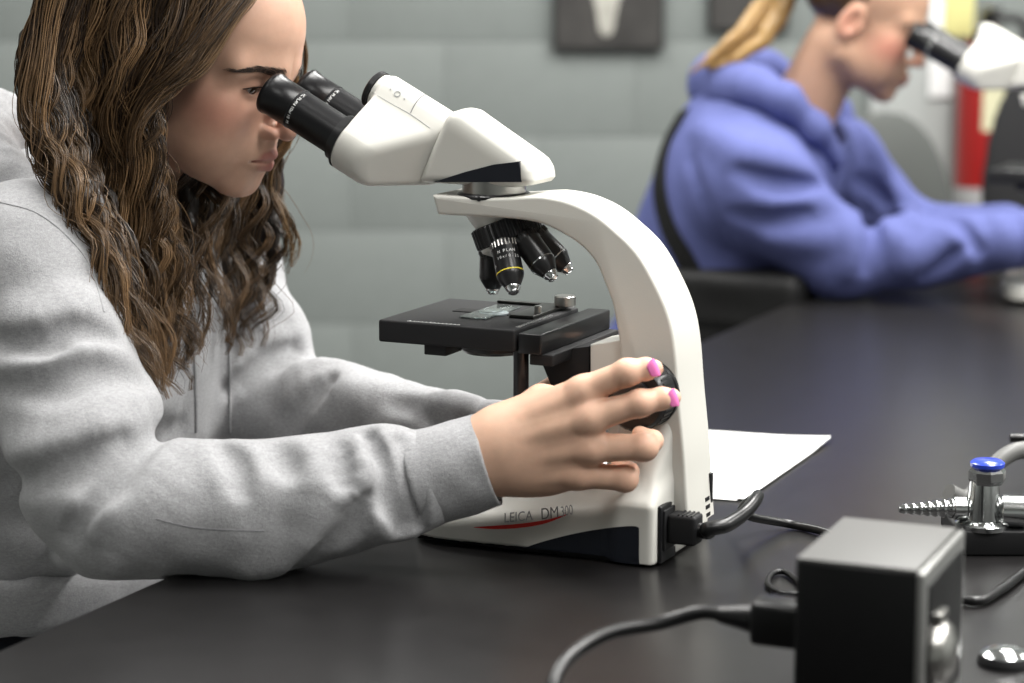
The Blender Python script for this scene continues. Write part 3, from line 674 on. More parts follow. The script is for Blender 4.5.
class Head:
    def __init__(s, eye, yaw, pitch, roll=0.0, side=-1, scale=1.0):
        cy, sy, cp, sp = math.cos(yaw), math.sin(yaw), math.cos(pitch), math.sin(pitch)
        fw = np.array([cy * cp, -sy * cp, -sp]); lf = np.array([sy, cy, 0.0]); up = np.cross(fw, lf)
        lf2 = lf * math.cos(roll) + up * math.sin(roll); up2 = up * math.cos(roll) - lf * math.sin(roll)
        s.R = np.stack([fw, lf2, up2], 1) * scale; s.k = scale; s.Ri = np.linalg.inv(s.R)
        s.o = np.array(eye) - s.R @ np.array([0.068, side * 0.0315, 0.0])
    def w(s, p): return s.o + np.asarray(p) @ s.R.T
    def l(s, P): return ((P - V3(s.o)) @ s.Ri.T.astype(f32)).astype(f32)
    def f(s, P, ear=True): return f_head(s.l(P), ear) * s.k
def strands_mesh(A, rad, cols):
    """A: (S, N, 3) strand points, rad (S, N), cols (S, N, 3) -> verts, quads, colours of three-sided tubes"""
    S, N, _ = A.shape
    T = np.empty_like(A); T[:, 1:-1] = A[:, 2:] - A[:, :-2]; T[:, 0] = A[:, 1] - A[:, 0]; T[:, -1] = A[:, -1] - A[:, -2]
    T /= np.linalg.norm(T, axis=2, keepdims=True) + 1e-9
    ref = np.array([0.31, 0.80, 0.51]); U = np.cross(T, ref); U /= np.linalg.norm(U, axis=2, keepdims=True) + 1e-9; B = np.cross(T, U)
    vs = []
    for k in range(3):
        a = 2 * math.pi * k / 3; vs.append(A + (U * math.cos(a) + B * math.sin(a)) * rad[:, :, None])
    v = np.stack(vs, 2)                                              # S, N, 3, 3
    idx = np.arange(S * N * 3).reshape(S, N, 3)
    qs = []
    for k in range(3):
        k2 = (k + 1) % 3; qs.append(np.stack([idx[:, :-1, k], idx[:, :-1, k2], idx[:, 1:, k2], idx[:, 1:, k]], -1).reshape(-1, 4))
    return v.reshape(-1, 3), np.concatenate(qs), np.repeat(cols[:, :, None, :], 3, 2).reshape(-1, 3)
def resample(P, n):
    P = np.asarray(P); s = np.r_[0, np.cumsum(np.linalg.norm(np.diff(P, axis=0), axis=1))]; t = np.linspace(0, s[-1], n)
    return np.stack([np.interp(t, s, P[:, k]) for k in range(3)], 1)
def make_locks(guides, nl, ns, N, rng, clump=(0.010, 0.009, 0.004), amp=0.009, wl=0.055, spread=(0.010, 0.012), back=(0, 0.025), dark=None, light=None, rad=0.00040, cut=(0.82, 1.0), col_lo=0.0, hl=0.35, start=0.12):
    """locks of wavy strands between neighbouring guide curves"""
    G = np.stack([resample(spline(g, 8), N) for g in guides]); ng = len(G); A = []; C = []; Rr = []; tt = np.linspace(0, 1, N)
    order = rng.permutation(nl)
    for i in range(nl):
        s = (i + rng.random()) / nl * (ng - 1); a = int(min(s, ng - 2)); fr = s - a
        base = G[a] * (1 - fr) + G[a + 1] * fr
        e = rng.uniform(*cut); base = resample(base[:max(int(N * e), 6)], N); L = np.linalg.norm(np.diff(base, axis=0), axis=1).sum()
        dp = rng.uniform(*back); off = np.array([rng.normal(0, spread[0]), dp, rng.normal(0, spread[1] * 0.4)])
        base = base + off[None] * np.clip(tt * 3 + 0.35, 0, 1)[:, None]
        w = wl * rng.uniform(0.85, 1.3); ph = s * 1.3 + rng.normal(0, 0.55); am = amp * rng.uniform(0.55, 1.25) * np.clip((tt - start) * 2.2, 0, 1)
        an = (tt + 0.04 * np.sin(tt * 9 + ph)) * L / w * 2 * math.pi + ph
        T = np.gradient(base, axis=0); T /= np.linalg.norm(T, axis=1, keepdims=True) + 1e-9
        lat = np.cross(T, np.array([0, 1.0, 0])); lat /= np.linalg.norm(lat, axis=1, keepdims=True) + 1e-9; dep = np.cross(lat, T)
        lock = base + lat * (am * np.sin(an))[:, None] + dep * (0.40 * am * np.cos(an))[:, None]
        tone = np.clip(rng.normal(0.22, 0.27) + col_lo, 0, 1)
        cr = np.interp(tt, [0, 0.5, 1], clump) * rng.uniform(0.7, 1.25) * (1 + 0.25 * np.sin(an * 0.5 + ph))
        tw = rng.uniform(-5, 5)
        K = ns; r = np.sqrt(rng.random(K))[:, None]; th = rng.random(K)[:, None] * 6.28 + tw * tt[None]
        o = cr[None] * r
        f1 = rng.uniform(2, 7, (K, 1)); p1 = rng.random((K, 1)) * 6.28; p2 = rng.random((K, 1)) * 6.28
        fz1 = 0.0013 * np.sin(f1 * 6.28 * tt[None] + p1) * tt[None]; fz2 = 0.0013 * np.sin(f1 * 5.1 * tt[None] + p2) * tt[None]
        st = lock[None] + lat[None] * (o * np.cos(th) + fz1)[:, :, None] + dep[None] * (0.75 * o * np.sin(th) + fz2)[:, :, None]
        fly = (rng.random(K) < 0.07)[:, None, None]
        dv = lat[None] * rng.normal(0, 0.011, (K, 1, 1)) + dep[None] * rng.normal(0, 0.007, (K, 1, 1)); st = st + fly * dv * (tt ** 1.4)[None, :, None]
        A.append(st); Rr.append(rad * np.interp(tt, [0, 0.1, 0.75, 1], [0.8, 1, 1, 0.3])[None] * rng.uniform(0.7, 1.3, (K, 1)))
        tn = np.clip(tone + rng.normal(0, 0.14, (K, 1)) + hl * (tt[None] - 0.40), 0, 1)[:, :, None]
        C.append(np.array(dark)[None, None] * (1 - tn) + np.array(light)[None, None] * tn)
    return np.concatenate(A), np.concatenate(Rr), np.concatenate(C)
def brow(H, side, rng, n=300):
    A = []
    for i in range(n):
        u = rng.random(); y = 0.011 + 0.048 * u; z = 0.0175 + 0.0030 * math.sin(min(u, 0.7) / 0.7 * 1.57) - 0.0060 * max(u - 0.6, 0) / 0.4 + rng.uniform(-1, 1) * 0.0046 * (1 - 0.70 * u)
        x = 0.0935 - 0.0030 * u - 0.030 * u * u
        xs = np.linspace(0.115, 0.03, 340); fv = f_head(np.stack([xs, np.full(340, y), np.full(340, z)], 1).astype(f32), False); kx_ = int(np.argmax(fv < 0)); p = np.array([[xs[kx_], y, z]])
        g, dd = grad(f_head, p.astype(f32), 0.0008)
        nrm = g[0] / np.linalg.norm(g[0]); dirv = np.array([-0.35, 0.85, 0.45 - 0.75 * u]); dirv -= nrm * (dirv @ nrm); dirv /= np.linalg.norm(dirv)
        ln = rng.uniform(0.004, 0.008); t = np.linspace(0, 1, 5)[:, None]
        A.append(p + dirv * ln * t + nrm * (0.0002 + 0.0007 * np.sin(t * 2.6)))
    A = np.array(A); A[:, :, 1] *= side; A = H.w(A)
    return A
def concat(parts):
    vs, qs, cs = [], [], []; b = 0
    for (v, q, c) in parts: vs.append(v); qs.append(q + b); cs.append(c); b += len(v)
    return np.concatenate(vs), np.concatenate(qs), np.concatenate(cs)
def frame(p, z, x=None): return np.array(align(tuple(p), tuple(z), x))
def arm_hand(P, ch, rad, k=0.006): return s_chain(P, ch, rad, k)
def nail(center, along, normal, lw=(0.0062, 0.0048), parent=None, root=(0, 0, 0)):
    """almond-shaped curved nail plate"""
    z = Vector(normal).normalized(); x = Vector(along); x = (x - z * x.dot(z)).normalized(); y = z.cross(x); v = []; f = []; nu, nv = 9, 9
    for lay in (0, 1):
        for i in range(nu):
            for j in range(nv):
                a = -1 + 2 * i / (nu - 1); b = -1 + 2 * j / (nv - 1); wd = lw[1] * math.sqrt(max(1 - (max(abs(a) - 0.35, 0) / 0.65) ** 2.2, 0.02))
                hz = -0.55 * (b * wd) ** 2 / lw[1] * 1.1 - 0.0008 * a * a + (0.0003 if lay else -0.0009)
                p = Vector(center) + x * (a * lw[0]) + y * (b * wd) + z * hz - Vector(root); v.append(p)
    n = nu * nv
    for i in range(nu - 1):
        for j in range(nv - 1):
            q = (i * nv + j, (i + 1) * nv + j, (i + 1) * nv + j + 1, i * nv + j + 1); f.append(tuple(n + t for t in q)); f.append(q[::-1])
    edge = [i * nv for i in range(nu)] + [(nu - 1) * nv + j for j in range(1, nv)] + [i * nv + nv - 1 for i in range(nu - 2, -1, -1)] + [j for j in range(nv - 2, 0, -1)]
    for a, b in zip(edge, edge[1:] + edge[:1]): f.append((a, b, n + b, n + a))
    return mobj('fingernail', v, f, M_nail, parent)
# ------------------------------------------------------------------ the person in the grey hoodie
RNG = np.random.default_rng(7)
DN, LS = EN, ED                                                     # facing direction, the sitter's left along the bench edge
UPZ = np.array([0, 0, 1.0])
RT1 = np.array([-0.52, 2.28, 0.0])
H1 = Head(at(245, 84.5, 2.130), math.radians(23), math.radians(18), side=-1)
C7 = np.array([-0.452, 2.235, 1.065])
RSH = np.array([-0.432, 2.045, 1.005]); REL = at(128, 512, 1.92); RWR = at(489, 457, 1.925)
LSH = np.array([-0.315, 2.345, 0.985]); LEL = at(262, 405, 2.31); LWR = at(500, 440, 2.115)
PV = np.array([-0.487, 2.262, 0.62])
RB = np.stack([DN, LS, UPZ], 1)
def tilt(a):                                                        # torso axes leaning forward by a
    c, s = math.cos(a), math.sin(a); return np.stack([DN * c - UPZ * s, LS, UPZ * c + DN * s], 1)
NB = C7 + DN * 0.05 + UPZ * (-0.015)
def px(l): return [at(*q) for q in l]
def f_hoodie0(P):
    d = s_ell(P, C7 + DN * 0.045 - UPZ * 0.155, (0.118, 0.165, 0.165), tilt(0.25))
    d = smin(d, s_ell(P, PV + DN * 0.040 + UPZ * 0.14, (0.136, 0.168, 0.19), tilt(0.1)), 0.07)
    d = smin(d, s_ell(P, PV + DN * 0.010 + UPZ * 0.015, (0.142, 0.178, 0.10)), 0.05)
    d = smin(d, s_cone(P, C7 - UPZ * 0.055, RSH, 0.070, 0.066), 0.05)
    d = smin(d, s_cone(P, C7 - UPZ * 0.055, LSH, 0.070, 0.066), 0.05)
    ua = s_chain(P, [RSH, REL + np.array([-0.030, 0.01, 0.025])], (0.069, 0.066))
    fa = s_chain(P, [REL, at(240, 511, 1.915), at(340, 494, 1.922), at(395, 482, 1.928), at(418, 480, 1.928)], (0.0575, 0.0590, 0.0520, 0.0480, 0.0440))
    ra = smin(ua, fa, 0.022)
    d = smin(d, ra, 0.035)
    la = s_chain(P, [LSH, LEL], (0.066, 0.060)); lf = s_chain(P, [LEL, at(345, 418, 2.24), at(420, 432, 2.17), at(470, 441, 2.13)], (0.056, 0.052, 0.046, 0.042))
    d = smin(d, smin(la, lf, 0.02), 0.035)
    return np.maximum(d, TZ + 0.0012 - P[:, 2] - 10 * ((P - V3(E0)) @ V3(EN) < -0.004))    # sleeves lie flat on the bench
RIDGES = [  # pixel polyline, radius, height
    ([(4, 322), (45, 322), (80, 310), (104, 316)], 0.022, 0.008), ([(4, 366), (50, 364), (95, 352), (125, 356)], 0.020, 0.007),
    ([(60, 424), (100, 420), (140, 402), (165, 406)], 0.024, 0.010), ([(15, 452), (60, 448), (100, 432), (128, 426)], 0.020, 0.007),
    ([(86, 530), (110, 500), (140, 470), (172, 446)], 0.018, 0.006), ([(116, 562), (134, 530), (158, 500), (176, 470)], 0.018, 0.004),
    ([(88, 517), (104, 508)], 0.014, 0.006),
    ([(258, 572), (294, 556), (336, 520), (350, 500)], 0.012, 0.006), ([(200, 450), (236, 460), (262, 482)], 0.016, 0.005),
    ([(300, 450), (312, 472), (312, 500)], 0.016, 0.0045), ([(354, 438), (362, 480), (352, 500)], 0.014, 0.006),
    ([(384, 434), (398, 470), (400, 505)], 0.012, 0.006), ([(362, 505), (376, 520), (388, 532)], 0.010, 0.006), ([(408, 498), (414, 515), (412, 530)], 0.009, 0.005),
    ([(266, 296), (290, 318), (300, 345)], 0.022, 0.008), ([(238, 375), (268, 350), (300, 335)], 0.016, 0.007), ([(290, 382), (318, 368), (345, 370)], 0.020, 0.006),
    ([(300, 404), (335, 390), (375, 390)], 0.015, 0.007), ([(422, 408), (445, 404), (464, 408)], 0.013, 0.006),
    ([(6, 540), (50, 556), (100, 566)], 0.015, 0.004)]
VALLEYS = [
    ([(0, 343), (46, 345), (72, 333), (108, 338)], 0.011, 0.0070), ([(6, 482), (50, 476), (94, 459), (120, 444)], 0.013, 0.0085), ([(0, 388), (52, 388), (100, 376), (142, 384)], 0.012, 0.0060),
    ([(70, 534), (92, 506), (126, 468), (148, 446), (180, 427)], 0.010, 0.0050),
    ([(275, 577), (306, 560), (346, 528), (366, 500)], 0.010, 0.0042), ([(370, 440), (384, 470), (392, 500), (402, 524)], 0.007, 0.0060), ([(340, 452), (343, 480)], 0.009, 0.004),
    ([(400, 442), (408, 470), (416, 505), (418, 522)], 0.006, 0.0050),
    ([(230, 388), (267, 362), (292, 350)], 0.010, 0.0075), ([(282, 434), (300, 410), (330, 385)], 0.012, 0.0050), ([(395, 402), (412, 408), (425, 420)], 0.008, 0.005),
    ([(222, 450), (236, 466), (240, 490)], 0.009, 0.0045), ([(278, 452), (290, 470)], 0.009, 0.0045)]
def place(strokes, f, sign):
    out = []
    for (pl, r, h) in strokes:
        cur = spline([(a, b, 0) for a, b in pl], 3); hit = castN(f, cur[:, :2], 1.6, 4.3); hit = hit[~np.isnan(hit[:, 0])]
        if len(hit) < 2: continue
        g, _d = grad(f, hit.astype(f32), 0.002); pts = list(hit + g / (np.linalg.norm(g, axis=1, keepdims=True) + 1e-9) * (sign * (h - r)))
        if len(pts) > 1:
            m = len(pts); rad = [r * (0.35 + 0.65 * math.sin(math.pi * (i + 0.5) / m)) for i in range(m)]
            if sign > 0: pts = [p for p in pts]
            out.append((np.array(pts), rad, h, np.min(pts, 0) - r - 0.042, np.max(pts, 0) + r + 0.042))
    return out
def with_folds(f0, R_, V_):
    rr = place(R_, f0, 1); vv = place(V_, f0, -1)
    def f(P):
        d = f0(P)
        for (pts, rad, h, lo, hi) in rr:
            m = ((P > lo) & (P < hi)).all(1)
            if m.any(): d[m] = smin(d[m], s_chain(P[m], pts, rad), 0.026)
        for (pts, rad, h, lo, hi) in vv:
            m = ((P > lo) & (P < hi)).all(1)
            if m.any(): d[m] = smax(d[m], -s_chain(P[m], pts, rad), 0.016)
        return d
    return f
f_hoodie1 = with_folds(f_hoodie0, RIDGES, VALLEYS)
def f_hoodie(P):
    d = f_hoodie1(P)
    d = d + 0.0011 * vnoise(P, 0.022, 3) + 0.0016 * vnoise(P, 0.05, 5)
    return d
def f_neckhole(P): return s_cone(P, NB - DN * 0.01 - UPZ * 0.07, NB + DN * 0.06 + UPZ * 0.10, 0.058, 0.066)
def f_hoodie_cut(P): return smax(smax(f_hoodie(P), -f_neckhole(P), 0.008), 0.675 - P[:, 2], 0.01)
M_grey = mat('grey_heather_fleece', (0.36, 0.36, 0.37), 0.92, spec=0.12, sheen=0.12, noise=[(260, 0.13, 2, (1, 1, 2.2)), (900, 0.14, 2, ONE), (28, 0.05, 3, ONE)], bump=[(1100, 0.55, 0.0008, 2), (330, 0.30, 0.0012, 3)])
person = empty('person', tuple(map(float, RT1)))
tag(person, 'person with long wavy brown hair in a grey hoodie looking into a microscope', 'person', 'people at the microscopes')
def wmesh(name, f, lo, hi, h, m, parent, root, attrs=None, relax=2):
    v, q = surface(f, lo, hi, h, relax)
    return mobj(name, v - V3(root), q, m, parent, 'all', attrs)
hood_lo, hood_hi = (-0.76, 1.83, 0.50), (0.02, 2.56, 1.20)
hoodie = wmesh('hoodie', f_hoodie_cut, hood_lo, hood_hi, 0.0032, M_grey, person, RT1)
# turned-down hood lying round the neck
HC = NB + UPZ * 0.01
hp = []
for a in np.linspace(-150, 150, 13):
    ar = math.radians(a); rr_ = 0.105 + 0.025 * math.cos(ar)
    hp.append(HC + (-DN * math.cos(ar) * rr_ + LS * math.sin(ar) * 0.112) + UPZ * (0.040 * math.cos(ar) - 0.016))
hr = [0.020, 0.026, 0.034, 0.042, 0.048, 0.054, 0.058, 0.054, 0.048, 0.042, 0.034, 0.026, 0.020]
def f_hoodpart(P):
    d = s_chain(P, hp, hr, 0.02)
    d = smin(d, s_ell(P, HC - DN * 0.14 - UPZ * 0.055, (0.065, 0.13, 0.085), tilt(-0.3)), 0.05)
    d = smax(d, -s_cone(P, NB - UPZ * 0.06, NB + DN * 0.05 + UPZ * 0.11, 0.060, 0.078), 0.012)
    return d + 0.004 * vnoise(P, 0.035, 8) + 0.002 * vnoise(P, 0.016, 9)
hoodpart = wmesh('hood', f_hoodpart, HC - 0.30, HC + 0.25, 0.0036, M_grey, hoodie, RT1)
# ribbed cuffs
def cuff(name, a, b, ra, rb, root, parent, m):
    a = np.array(a); b = np.array(b); ax_ = (b - a) / np.linalg.norm(b - a)
    def f(P):
        q = P - V3(a); t = (q @ V3(ax_)) / np.linalg.norm(b - a); L_ = np.linalg.norm(b - a)
        d = s_cone(P, a, a + (b - a) * 1.3, ra, rb) + 0.0013 * vnoise(P, 0.02, 4)
        d = np.abs(d + 0.0018) - 0.0018
        d = smax(d, (t - 1) * L_, 0.002); return smax(d, -t * L_, 0.006)
    return wmesh(name, f, np.minimum(a, b) - 0.06, np.maximum(a, b) + 0.06, 0.0016, m, parent, root)
cuff('cuff', at(414, 481, 1.928), at(489, 459.5, 1.925), 0.0425, 0.0400, RT1, hoodie, M_grey)
cuff('cuff', at(462, 440, 2.135), at(506, 442, 2.110), 0.040, 0.037, RT1, hoodie, M_grey)
def stitch(pl, off=0.0004, r=0.0005, name='seam', f=f_hoodie_cut, parent=hoodie, root=RT1, m=None, dash=False):
    pts = []
    for p in castN(f, spline([(a, b, 0) for a, b in pl], 8)[:, :2], 1.6, 4.2):
        if not np.isnan(p[0]): pts.append(p + (CAMP - p) / np.linalg.norm(CAMP - p) * off - root)
    if len(pts) > 2:
        mb = MB()
        mb.tube(pts, r, 6)
        return mb.build(name, m or M_grey, parent)
mat('grey_thread', (0.20, 0.20, 0.21), 0.9)
stitch([(-30, 197), (4, 203), (39, 214), (70, 239), (91, 268), (104, 312)], r=0.0010, off=-0.0003)
stitch([(156, 519), (190, 527), (225, 530), (264, 531)], r=0.0006, off=-0.0001, m=MATS['grey_thread'])
stitch([(404, 462), (411, 490), (418, 516)], r=0.0006)
# front placket, drawcord and pocket edge
stitch([(190, 300), (194, 350), (196, 410), (196, 432)], r=0.0018, name='zip_edge')
stitch([(228, 330), (230, 370), (230, 432)], r=0.0018, name='placket_edge')
# waistband
def f_band(P):
    d = s_ell(P, PV + DN * 0.034 + UPZ * 0.07, (0.150, 0.186, 0.20), RB); d = smax(np.abs(d + 0.010) - 0.010, np.abs(P[:, 2] - 0.676) - 0.030, 0.018)
    return d + 0.0012 * vnoise(P, 0.02, 2)
wmesh('waistband', f_band, PV - np.array([0.26, 0.26, 0.02]), PV + np.array([0.28, 0.26, 0.11]), 0.0042, M_grey, hoodie, RT1)
# trousers
M_denim = mat('dark_denim', (0.030, 0.035, 0.05), 0.85, noise=[(300, 0.2, 2, ONE)])
KR = PV + DN * 0.44 - LS * 0.13; KR[2] = 0.56; KL = PV + DN * 0.44 + LS * 0.13; KL[2] = 0.56
def f_trousers(P):
    d = s_ell(P, PV - UPZ * 0.05, (0.135, 0.17, 0.10), RB)
    for k, s in ((KR, -1), (KL, 1)):
        hp_ = PV + LS * 0.085 * s - UPZ * 0.055
        an = k - DN * 0.10; an = np.array([an[0], an[1], 0.10])
        d = smin(d, s_cone(P, hp_, k, 0.085, 0.062), 0.03); d = smin(d, s_cone(P, k, an, 0.060, 0.048), 0.02)
    return d + 0.003 * vnoise(P, 0.05, 6)
wmesh('trousers', f_trousers, (-0.76, 1.80, 0.08), (0.10, 2.58, 0.74), 0.007, M_denim, person, RT1)
M_shoe = mat('white_trainer', (0.55, 0.55, 0.54), 0.6)
for k in (KR, KL):
    an = k - DN * 0.10
    def f_shoe(P):
        d = smin(s_ell(P, (an[0] + DN[0] * 0.05, an[1] + DN[1] * 0.05, 0.04), (0.13, 0.046, 0.042), RB), s_cone(P, (an[0], an[1], 0.05), (an[0], an[1], 0.11), 0.045, 0.042), 0.03)
        return np.maximum(d, 0.001 - P[:, 2])
    wmesh('shoe', f_shoe, an * [1, 1, 0] - [0.2, 0.2, 0.01], an * [1, 1, 0] + [0.22, 0.2, 0.17], 0.006, M_shoe, person, RT1)

# hands, head, neck and the covered body: skin
YH = 1.905
R_W = [at(470, 458, 1.93), at(500, 452, 1.922)]
FING = {  # knuckle, middle joint, end joint, tip : (px, px, Y)
    'index': ([(498, 425, 1.918), (583, 391, 1.898), (627, 372.5, 1.886), (646, 369, 1.889), (654, 368.5, 1.895)], (0.0150, 0.0125, 0.0106, 0.0094, 0.0076)),
    'middle': ([(496, 442, 1.912), (590, 418, 1.890), (640, 403, 1.882), (662, 398.5, 1.887), (672, 397.5, 1.893)], (0.0165, 0.0132, 0.0106, 0.0094, 0.0076)),
    'ring': ([(496, 460, 1.914), (590, 448, 1.893), (644, 447, 1.887), (652, 441, 1.905), (640, 434, 1.918)], (0.0160, 0.0126, 0.0108, 0.0092, 0.0070)),
    'little': ([(500, 474, 1.920), (578, 474, 1.902), (625, 478.5, 1.896), (629, 472, 1.912), (618, 466, 1.922)], (0.0150, 0.0118, 0.0102, 0.0084, 0.0064))}
THUMB = ([(502, 430, 1.930), (541, 400, 1.926), (582, 398, 1.945), (606, 405, 1.948)], (0.0150, 0.0122, 0.0100, 0.0080))
def f_rhand(P):
    d = s_chain(P, [at(400, 478, 1.93), at(470, 458, 1.926), at(505, 450, 1.920)], (0.034, 0.0290, 0.0290), 0.01)
    pal = None
    for k, (pt, rd) in FING.items():
        w_ = px(pt); e = s_cone(P, w_[0], w_[1], rd[0], rd[1]); pal = e if pal is None else smin(pal, e, 0.016)
    heel = s_ell(P, at(540, 462, 1.918), (0.036, 0.018, 0.028)); pal = smin(pal, heel, 0.018)
    tw = px(THUMB[0]); pal = smin(pal, s_cone(P, tw[0], tw[1], THUMB[1][0], THUMB[1][1]), 0.016)
    d = smin(d, pal, 0.022)
    fg = None
    for k, (pt, rd) in FING.items():
        w_ = px(pt); e = s_chain(P, w_[1:], rd[1:], 0.003)
        e = smin(e, s_ell(P, w_[2] + np.array([0, -0.0012, 0]), (rd[2] * 0.99,) * 3), 0.006)
        fg = e if fg is None else smin(fg, e, 0.0022)
    th = s_chain(P, tw[1:], THUMB[1][1:], 0.003); fg = smin(fg, th, 0.002)
    d = smin(d, fg, 0.0065)
    for k, (pt, rd) in FING.items():                                 # knuckles and the tendons that run to them
        w_ = px(pt); d = smin(d, s_ell(P, w_[1] + np.array([0.0, -rd[1] + 0.0060, 0.001]), (0.0085, 0.0052, 0.0075)), 0.011)
        d = smin(d, s_cone(P, w_[0] * 0.7 + w_[1] * 0.3 + np.array([0, -0.0118, 0]), w_[1] + np.array([0, -0.0100, 0]), 0.0006, 0.0020), 0.009)
    return d
KNOB_L = S0 + SX * L(635, 400, -0.075)[0] + SY * 0.055 + UPZ * L(635, 400, -0.075)[1]
def f_lhand(P):
    w0 = at(470, 441, 2.13); w1 = LWR; kn = KNOB_L - SX * 0.022 - UPZ * 0.012
    d = s_chain(P, [w0, w1], (0.029, 0.026)); palm = None
    for i, (dz, ln) in enumerate(((0.028, 0.0), (0.010, 0.004), (-0.008, 0.002), (-0.025, -0.006))):
        m = kn + np.array([0, 0, dz]) - SX * (0.045 - ln); e = s_cone(P, w1 + np.array([0, 0, dz * 0.6]), m, 0.015, 0.0115); palm = e if palm is None else smin(palm, e, 0.012)
        fg = s_chain(P, [m, m + SX * 0.036 + SY * 0.006, m + SX * 0.058 - SY * 0.004, m + SX * 0.066 - SY * 0.018], (0.0112, 0.0094, 0.0082, 0.0068)); d = smin(d, fg, 0.003)
    d = smin(d, palm, 0.01); t0 = w1 + SX * 0.015 - SY * 0.006 + UPZ * 0.015
    return smin(d, s_chain(P, [t0, t0 + SX * 0.035 - SY * 0.016 + UPZ * 0.012, t0 + SX * 0.062 - SY * 0.012 + UPZ * 0.004], (0.014, 0.0112, 0.0085)), 0.008)
def f_face1(P):
    d = H1.f(P, True)
    return smin(d, s_cone(P, H1.w((-0.022, 0, -0.055)), NB - UPZ * 0.05, 0.047, 0.054), 0.022)
def f_inner(P):
    d = s_ell(P, C7 + DN * 0.015 - UPZ * 0.150, (0.092, 0.140, 0.150), tilt(0.25))
    d = smin(d, s_ell(P, PV + DN * 0.03 + UPZ * 0.13, (0.105, 0.140, 0.18), tilt(0.1)), 0.06); d = smin(d, s_ell(P, PV - UPZ * 0.03, (0.115, 0.15, 0.09)), 0.05)
    d = smin(d, s_cone(P, C7 - UPZ * 0.07, NB - UPZ * 0.01, 0.05, 0.050), 0.03)
    for a, b, c in ((RSH, REL, at(430, 470, 1.929)), (LSH, LEL, at(470, 441, 2.13))):
        d = smin(d, s_chain(P, [C7 - UPZ * 0.07, a, b, c], (0.05, 0.048, 0.040, 0.028)), 0.03)
    for k, s in ((KR, -1), (KL, 1)):
        an = k - DN * 0.10; d = smin(d, s_chain(P, [PV + LS * 0.085 * s - UPZ * 0.05, k, np.array([an[0], an[1], 0.07])], (0.07, 0.05, 0.034)), 0.03)
    return d
SK1, LIP1, BL1 = (0.56, 0.345, 0.25), (0.42, 0.175, 0.14), (0.54, 0.215, 0.16)
parts = []
v, q = surface(f_face1, H1.o - 0.19, H1.o + 0.14, 0.0016); t_ = head_tone(H1.l(v), SK1, LIP1, BL1, 0.75); parts.append((v, q, t_))
v, q = surface(f_rhand, np.array([-0.10, 1.86, 0.80]), np.array([0.15, 1.99, 0.99]), 0.0013)
def hand_tone(v, base, red):
    c = np.repeat(V3(base)[None], len(v), 0)
    for k, (pt, rd) in FING.items():
        for j, w in ((1, 0.5), (2, 0.38), (3, 0.25)):
            g = np.exp(-(((v - V3(px(pt)[j])) / 0.012) ** 2).sum(1))[:, None] * w; c = c * (1 - g) + V3(red)[None] * g
    return c
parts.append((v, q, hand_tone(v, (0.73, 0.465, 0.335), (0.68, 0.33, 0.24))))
v, q = surface(f_lhand, LWR - [0.10, 0.09, 0.10], LWR + [0.18, 0.11, 0.12], 0.0024); parts.append((v, q, np.repeat(V3(SK1)[None], len(v), 0)))
v, q = surface(f_inner, (-0.76, 1.80, 0.03), (0.06, 2.56, 1.16), 0.009, 1); parts.append((v, q, np.repeat(V3(SK1)[None], len(v), 0)))
v, q, t_ = concat(parts); mobj('body', v - V3(RT1), q, M_skin, person, 'all', {'tone': t_})
for s in (-1, 1):
    c = H1.w((0.068, 0.0315 * s, 0)); fw = H1.R[:, 0] * 0.9 + H1.R[:, 2] * -0.28
    Me = align(tuple(c - RT1), tuple(fw)); pr = [(0.0121 * math.sin(a), 0.0121 * math.cos(a)) for a in np.linspace(math.pi - 0.01, 0.01, 22)]
    ey = MB().lathe(pr, Me, 28).build('eye', M_eye, person)
    MB().lathe([(0.0068, 0.01035), (0.0050, 0.01145), (0.0025, 0.0122), (0.0002, 0.0124)], Me, 24).build('iris', M_iris, ey)
    bA = brow(H1, s, RNG); n = bA.shape[1]
    v, q, c_ = strands_mesh(bA - RT1, np.full(bA.shape[:2], 0.00022) * np.array([1, 1, 1, 0.8, 0.4]), np.full(bA.shape, 1.0) * np.array([0.045, 0.028, 0.020]))
    mobj('eyebrow', v, q, M_hair, person, 'all', {'tone': c_})
    A = []
    for i in range(44):                                              # upper lashes
        u = -1 + 2 * i / 43; p = np.array([0.0806 - 0.004 * u * u - 0.003 * max(u, 0), 0.0318 + 0.0135 * u, 0.0022 - 0.0030 * u * u]); dr = np.array([0.8, 0.5 * u, -0.15]); t = np.linspace(0, 1, 5)[:, None]
        A.append(p + dr * 0.0075 * t + np.array([0, 0, 0.0030]) * t * t)
    A = np.array(A); A[:, :, 1] *= s; A = H1.w(A) - RT1; v, q, c_ = strands_mesh(A, np.full(A.shape[:2], 0.00040) * np.array([1.2, 1, 0.8, 0.6, 0.3]), np.full(A.shape, 1.0) * np.array([0.01, 0.008, 0.006]))
    mobj('eyelashes', v, q, M_hair, person, 'all', {'tone': c_})
for (u_, v_, al, nb_) in ((655, 367.5, (0.45, 0.05, -0.9), (0.75, -0.55, 0.35)), (674.5, 397.5, (0.45, 0.05, -0.9), (0.75, -0.55, 0.30))):
    p_ = cast(f_rhand, u_, v_, 1.7, 2.0)
    if p_ is None: p_ = at(u_, v_, 1.889)
    g_, _d = grad(f_rhand, np.array([p_], dtype=f32), 0.001); n_ = g_[0] / np.linalg.norm(g_[0]) * 0.6 + np.array(nb_) * 0.6; n_ /= np.linalg.norm(n_)
    nail(p_ + n_ * 0.0018, np.array(al), n_, (0.0078, 0.0064), person, RT1)
